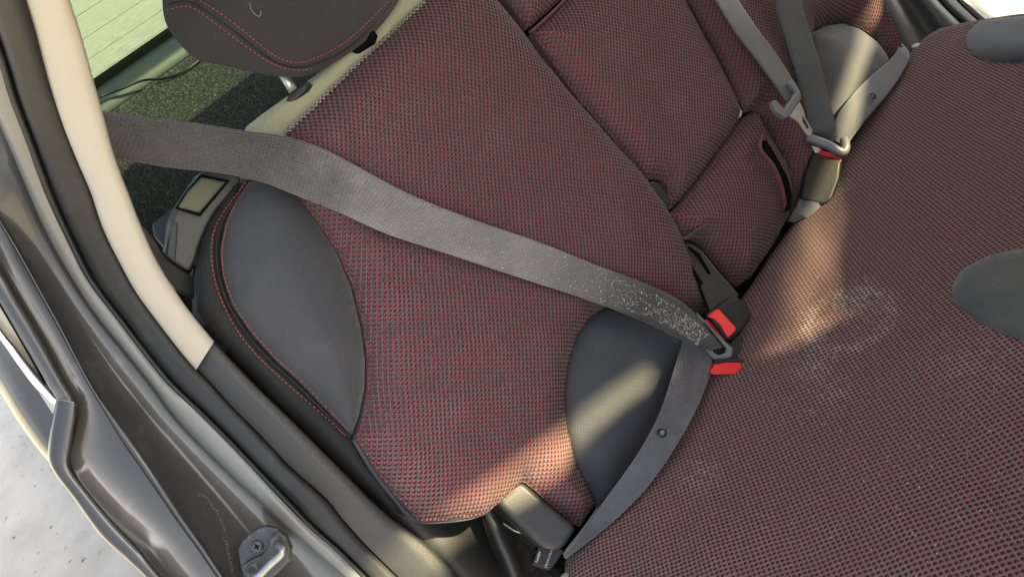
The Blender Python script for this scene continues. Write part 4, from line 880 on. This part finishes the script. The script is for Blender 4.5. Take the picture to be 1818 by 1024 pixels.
strap('folded_edge', nbelt, [(1062, 900, 1056, 906, ('D', .939)), (1046, 926, 1036, 934, ('D', .936)), (1030, 952, 1012, 966, ('D', .934)), (1015, 972, 1000, 984, ('D', .938))], M['belt'], n=24)
nbp = CAM - at(1175, 768, .97); nbp /= np.linalg.norm(nbp)
bt1 = disc('stop_button', nbelt, at(1175, 768, .967), nbp, 0.0062, 0.003, M['cable'], dome=0.3); disc('button_centre', bt1, at(1176, 767, .9625), nbp, 0.003, 0.0012, M['tongue'])
# lint caught in the webbing
V, F = [], []
C_ = [onp((a + c) / 2, (b + d) / 2, 'B', s[1] + 0.004) for a, b, c, d, s in sh[7:15]]; W_ = [onp(c, d, 'B', s[1]) - onp(a, b, 'B', s[1]) for a, b, c, d, s in sh[7:15]]
cc = catmull(C_, 200); ww = catmull(W_, 200)
for k in range(950):
    t = min(199, int(200 * (1 - abs(random.gauss(0.0, 0.26))))) if k < 900 else random.randrange(200)
    if t < 0: continue
    c = cc[t] + ww[t] * random.uniform(-0.46, 0.46); tt = rng.normal(0, 1, 3); tt -= NB * (tt @ NB); tt = tt / np.linalg.norm(tt) * random.uniform(0.0004, 0.0011) * (1.6 if k % 7 == 0 else 1); s = np.cross(tt, NB) * random.uniform(0.3, 0.7); b0 = len(V)
    c = c - NB * 0.0022
    V += [c - tt, c - s, c + tt, c + s, c + NB * 0.0008]; F += [(b0, b0 + 1, b0 + 4), (b0 + 1, b0 + 2, b0 + 4), (b0 + 2, b0 + 3, b0 + 4), (b0 + 3, b0, b0 + 4)]
o = mesh_obj('lint', V, F, M['lint'], shs, smooth=False); o['kind'] = 'stuff'
# tongue: sloping frame round the strap
tz = 1.045
ring_slab('tongue', nbelt, [(1236, 553, tz + .01), (1262, 580, tz + .004), (1286, 604, tz), (1301, 618, tz), (1299, 632, tz), (1284, 640, tz), (1268, 638, tz), (1243, 610, tz + .004)],
          [(1250, 572, tz + .006), (1264, 588, tz + .004), (1279, 606, tz), (1290, 618, tz), (1287, 626, tz), (1278, 630, tz), (1270, 628, tz), (1250, 606, tz + .004)], M['tongue'], 0.006, 0.0018)
slab('tongue_plate', nbelt, [(1252, 568, 1.06), (1288, 604, 1.052), (1292, 596, 1.058), (1262, 562, 1.065)], M['button_red'], 0.003, bev=0.0006)

# ================================================================== BUCKLES
b1 = thing('buckle', 'black seat belt buckle with red button on a ribbed stalk, holding the near belt', 'buckle', tuple(at(1300, 560, 1.08)), 'seat belt buckles')
slab('stalk', b1, [(1207, 432, 1.12), (1224, 430, 1.118), (1246, 444, 1.11), (1275, 480, 1.10), (1312, 522, 1.085), (1300, 552, 1.08), (1262, 560, 1.085), (1250, 528, 1.095), (1232, 480, 1.105), (1215, 452, 1.115)], M['plastic'], 0.018, bev=0.003)
slab('stalk_slot', b1, [(1222, 436, 1.113), (1242, 450, 1.106), (1262, 485, 1.099), (1257, 487, 1.099), (1238, 458, 1.106), (1221, 440, 1.113)], M['black'], 0.002, bev=0)
slab('stalk_slot', b1, [(1216, 462, 1.108), (1226, 470, 1.106), (1249, 503, 1.096), (1243, 506, 1.096), (1222, 476, 1.106)], M['black'], 0.002, bev=0)
slab('housing', b1, [(1252, 557, 1.062), (1273, 543, 1.058), (1294, 527, 1.058), (1312, 526, 1.06), (1336, 554, 1.062), (1333, 568, 1.058), (1316, 590, 1.05), (1299, 603, 1.046), (1290, 604, 1.046), (1270, 578, 1.052)], M['buckle'], 0.028, bev=0.005, seg=4)
slab('red_button', b1, [(1255, 561, 1.055), (1271, 549, 1.052), (1277, 549, 1.0505), (1306, 581, 1.0415), (1306, 586, 1.0405), (1294, 598, 1.0395), (1291, 597, 1.040), (1278, 576, 1.0465), (1266, 565, 1.052)], M['button_red'], 0.012, bev=0.0022, seg=3)
b2 = thing('buckle', 'black seat belt buckle lying under the near belt tongue, red button showing below', 'buckle', tuple(at(1295, 640, 1.05)), 'seat belt buckles')
slab('housing', b2, [(1290, 612, 1.062), (1312, 592, 1.066), (1316, 592, 1.066), (1320, 640, 1.05), (1318, 648, 1.047), (1270, 648, 1.047), (1266, 636, 1.052)], M['buckle'], 0.026, bev=0.004, seg=4)
slab('housing_rim', b2, [(x, y, 1.036) for x, y in ((1268, 642), (1276, 638), (1316, 636), (1320, 642), (1319, 650), (1269, 650))], M['plastic'], 0.018, bev=0.001)
slab('red_button', b2, [(x, y, 1.030) for x, y in ((1262, 657), (1270, 647), (1290, 644), (1316, 644), (1317, 660), (1312, 664), (1266, 665), (1262, 663))], M['button_red'], 0.02, bev=0.0012)
b3 = thing('buckle', 'black buckle standing at the back of the cushion, holding the far belt', 'buckle', tuple(at(1455, 320, 1.24)), 'seat belt buckles')
slab('housing', b3, [(1441, 270, 1.235), (1456, 268, 1.228), (1478, 276, 1.226), (1496, 286, 1.228), (1492, 318, 1.212), (1478, 356, 1.205), (1462, 364, 1.205), (1442, 360, 1.21), (1420, 350, 1.222), (1428, 305, 1.232)], M['buckle'], 0.034, bev=0.006, seg=4)
slab('red_button', b3, [(1456, 265, 1.232), (1476, 272, 1.23), (1495, 282, 1.23), (1493, 288, 1.226), (1474, 279, 1.226), (1457, 271, 1.228)], M['button_red'], 0.012, bev=0.001)
strap('buckle_strap', b3, [(1420, 350, 1452, 364, ('D', 1.226, 1.222)), (1416, 362, 1448, 374, ('D', 1.222, 1.214)), (1408, 376, 1432, 386, ('D', 1.222, 1.218)), (1400, 392, 1412, 394, ('D', 1.226))], M['belt'], n=24, crown=0.004)
strap('buckle_strap', b3, [(1430, 356, 1462, 364, ('D', 1.214, 1.216)), (1428, 366, 1454, 376, ('D', 1.214)), (1418, 380, 1434, 388, ('D', 1.216))], M['belt'], n=20, crown=0.005)

# ================================================================== CENTRE BELT
cbelt = thing('seat_belt', 'loose centre belt hanging down with an unlatched tongue', 'seat belt', tuple(at(1400, 190, 1.27)), 'rear seat belts')
strap('strap', cbelt, [(1232, -60, 1276, -60, ('B', .05)), (1270, 0, 1308, -4, ('B', .055)), (1306, 58, 1344, 50, ('B', .06)), (1346, 110, 1380, 98, ('B', .062)), (1390, 172, 1414, 154, ('B', .064)), (1397, 186, 1418, 166, ('B', .062))], M['belt_far'], n=50)
def db(P, h): return [(x, y, dpl(x, y, 'B', h)) for x, y in P]
slab('tongue_grip', cbelt, db([(1400, 148), (1405, 142), (1411, 144), (1421, 162), (1424, 174), (1402, 206), (1394, 210), (1380, 200), (1371, 186), (1373, 178), (1379, 178), (1393, 194), (1414, 163)], 0.074), M['tongue'], 0.009, bev=0.002)
ring_slab('tongue_blade', cbelt, db([(1403, 206), (1420, 182), (1427, 196), (1430, 208), (1443, 232), (1440, 240), (1434, 240), (1419, 218)], 0.07),
          db([(1424, 208), (1427, 206), (1429, 210), (1432, 214), (1438, 226), (1436, 230), (1432, 228), (1425, 216)], 0.07), M['steel'], 0.0025, 0.0004)

# ================================================================== FAR BELT
fbelt = thing('seat_belt', 'buckled far seat belt with its pale lap strap on the far side', 'seat belt', tuple(at(1470, 250, 1.25)), 'rear seat belts')
strap('shoulder_strap', fbelt, [(1356, -60, 1408, -60, ('D', 1.17)), (1375, 0, 1422, -2, ('D', 1.19)), (1393, 62, 1439, 58, ('D', 1.21)), (1412, 128, 1456, 112, ('D', 1.225)), (1428, 186, 1472, 172, ('D', 1.235)), (1442, 232, 1486, 232, ('D', 1.238)), (1446, 246, 1492, 252, ('D', 1.245))], M['belt_far'], n=60)
strap('lap_strap', fbelt, [(1484, 250, 1502, 262, ('D', 1.24)), (1484, 214, 1514, 244, ('D', 1.25)), (1500, 186, 1534, 218, ('D', 1.265)), (1528, 153, 1564, 182, ('D', 1.30)), (1556, 127, 1588, 152, ('D', 1.34)), (1580, 106, 1606, 122, ('D', 1.375)), (1594, 88, 1615, 98, ('D', 1.395)), (1594, 76, 1604, 80, ('D', 1.42)), (1591, 82, 1596, 84, ('D', 1.445))], M['belt_far'], n=60)
nf = CAM - at(1548, 172, 1.3); nf /= np.linalg.norm(nf)
bt2 = disc('stop_button', fbelt, at(1548, 172, 1.298), nf, 0.0068, 0.003, M['cable'], dome=0.3); disc('button_centre', bt2, at(1549, 171, 1.2935), nf, 0.003, 0.0012, M['tongue'])
tube('tongue_bar', fbelt, [at(1434, 246, 1.232), at(1442, 247, 1.228), at(1470, 258, 1.222), at(1494, 270, 1.22), at(1501, 262, 1.222), at(1499, 248, 1.23)], 0.0075, M['tongue'], 12, 40)
slab('tongue_blade', fbelt, [(1441, 259, 1.236), (1458, 264, 1.234), (1460, 272, 1.234), (1448, 272, 1.236)], M['steel'], 0.003, bev=0.0004)

# ================================================================== FAR DOOR OPENING
ft = thing('far_trim', 'dark grey curved plastic trim at the far door opening', 'sill trim', tuple(at(1640, 30, 1.52)))
q0 = dep([(1540, -40), (1556, 0), (1574, 40), (1592, 80), (1606, 110)], [1.52, 1.50]); q1 = dep([(1640, -40), (1662, -2), (1690, 28), (1712, 50), (1740, 80)], [1.50, 1.47])
loft('trim_panel', ft, [mixr(q0, q1, -0.15, -0.05), mixr(q0, q1, 0.0, 0.0), mixr(q0, q1, 0.25, 0.006), mixr(q0, q1, 0.42, -0.012), mixr(q0, q1, 0.55, -0.02), mixr(q0, q1, 0.68, 0.01), mixr(q0, q1, 0.85, 0.018), mixr(q0, q1, 1.0, 0.008), mixr(q0, q1, 1.02, -0.03)], M['trim_grey'], 30)
q2 = dep([(1675, -40), (1698, -2), (1725, 25), (1748, 46), (1775, 80)], [1.51, 1.48]); q3 = dep([(1705, -40), (1732, -2), (1755, 20), (1780, 44), (1810, 80)], [1.53, 1.50])
fs_ = thing('door_seal', 'black rubber seal along the far door opening', 'door seal', tuple(at(1700, 20, 1.5)))
loft('seal_bulb', fs_, [mixr(q1, q2, 0.0, -0.012), mixr(q1, q2, 0.1, 0.006), mixr(q1, q2, 0.5, 0.014), mixr(q1, q2, 0.9, 0.006), mixr(q1, q2, 1.0, -0.012)], M['rubber'], 30)
fo = body
V = [(x, y, z) for x in (0.2, 1.15) for y in (1.40, 1.46) for z in (-0.35, 0.55)]
o = mesh_obj('front_door_blocker', V, [(0, 1, 3, 2), (4, 6, 7, 5), (0, 4, 5, 1), (2, 3, 7, 6), (0, 2, 6, 4), (1, 5, 7, 3)], M['paint'], fo, smooth=False); fix_normals(o); bevel(o, 0.02)  # unseen door panel added to keep the sun off the far trim
loft('far_flange', fo, [mixr(q2, q3, -0.05, -0.004), mixr(q2, q3, 0.1, 0.006), mixr(q2, q3, 0.6, 0.004), mixr(q2, q3, 1.0, 0.0), mixr(q2, q3, 1.02, -0.06)], M['paint'], 30)

# ================================================================== FRONT SEATS (ahead of the view; they shade the bench, tops shaped to cut the sun streaks)
def front_seat(tops, label):
    t = thing('front_seat', label, 'car seat', (0.9, (tops[0][0] + tops[-1][0]) / 2, -0.2), 'front seats ahead of the view')
    V, F = [], []; n = 40; k = 7
    for j in range(n + 1):
        y = tops[0][0] + (tops[-1][0] - tops[0][0]) * j / n; z = float(np.interp(y, [q[0] for q in tops], [q[1] for q in tops]))
        for (x, zz) in ((0.79, z - 0.02), (0.80, z), (0.83, z - 0.015), (1.06, -0.1), (1.04, -0.18), (0.94, -0.15), (0.90, -0.08)): V.append((x, y, zz))
    for j in range(n):
        for i in range(k): a = j * k + i; b = j * k + (i + 1) % k; F.append((a, b, b + k, a + k))
    F.append(list(range(k))[::-1]); F.append([n * k + i for i in range(k)])
    fix_normals(mesh_obj('backrest', V, F, M['skirt'], t, [(v[1], v[2]) for v in V]))
    y0, y1 = tops[0][0], tops[-1][0]
    V = [(x, y, z) for x in (1.0, 1.5) for y in (y0, y1) for z in (-0.3, -0.16)]
    o = mesh_obj('cushion', V, [(0, 1, 3, 2), (4, 6, 7, 5), (0, 4, 5, 1), (2, 3, 7, 6), (0, 2, 6, 4), (1, 5, 7, 3)], M['skirt'], t, [(v[1], v[2]) for v in V], smooth=False); fix_normals(o); bevel(o, 0.04, 4)
front_seat([(-0.05, 0.86), (0.40, 0.855), (0.446, 0.837), (0.483, 0.80), (0.534, 0.785), (0.598, 0.783), (0.659, 0.765), (0.715, 0.738), (0.735, 0.615), (0.79, 0.585)], 'unseen near front seat in dark cloth, top shaped to cut the sun streaks')
front_seat([(0.80, 0.59), (0.872, 0.61), (0.98, 0.632), (1.079, 0.652), (1.2, 0.69), (1.365, 0.745), (1.497, 0.785), (1.59, 0.797), (1.70, 0.80)], 'unseen far front seat in dark cloth, top shaped to cut the sun streaks')
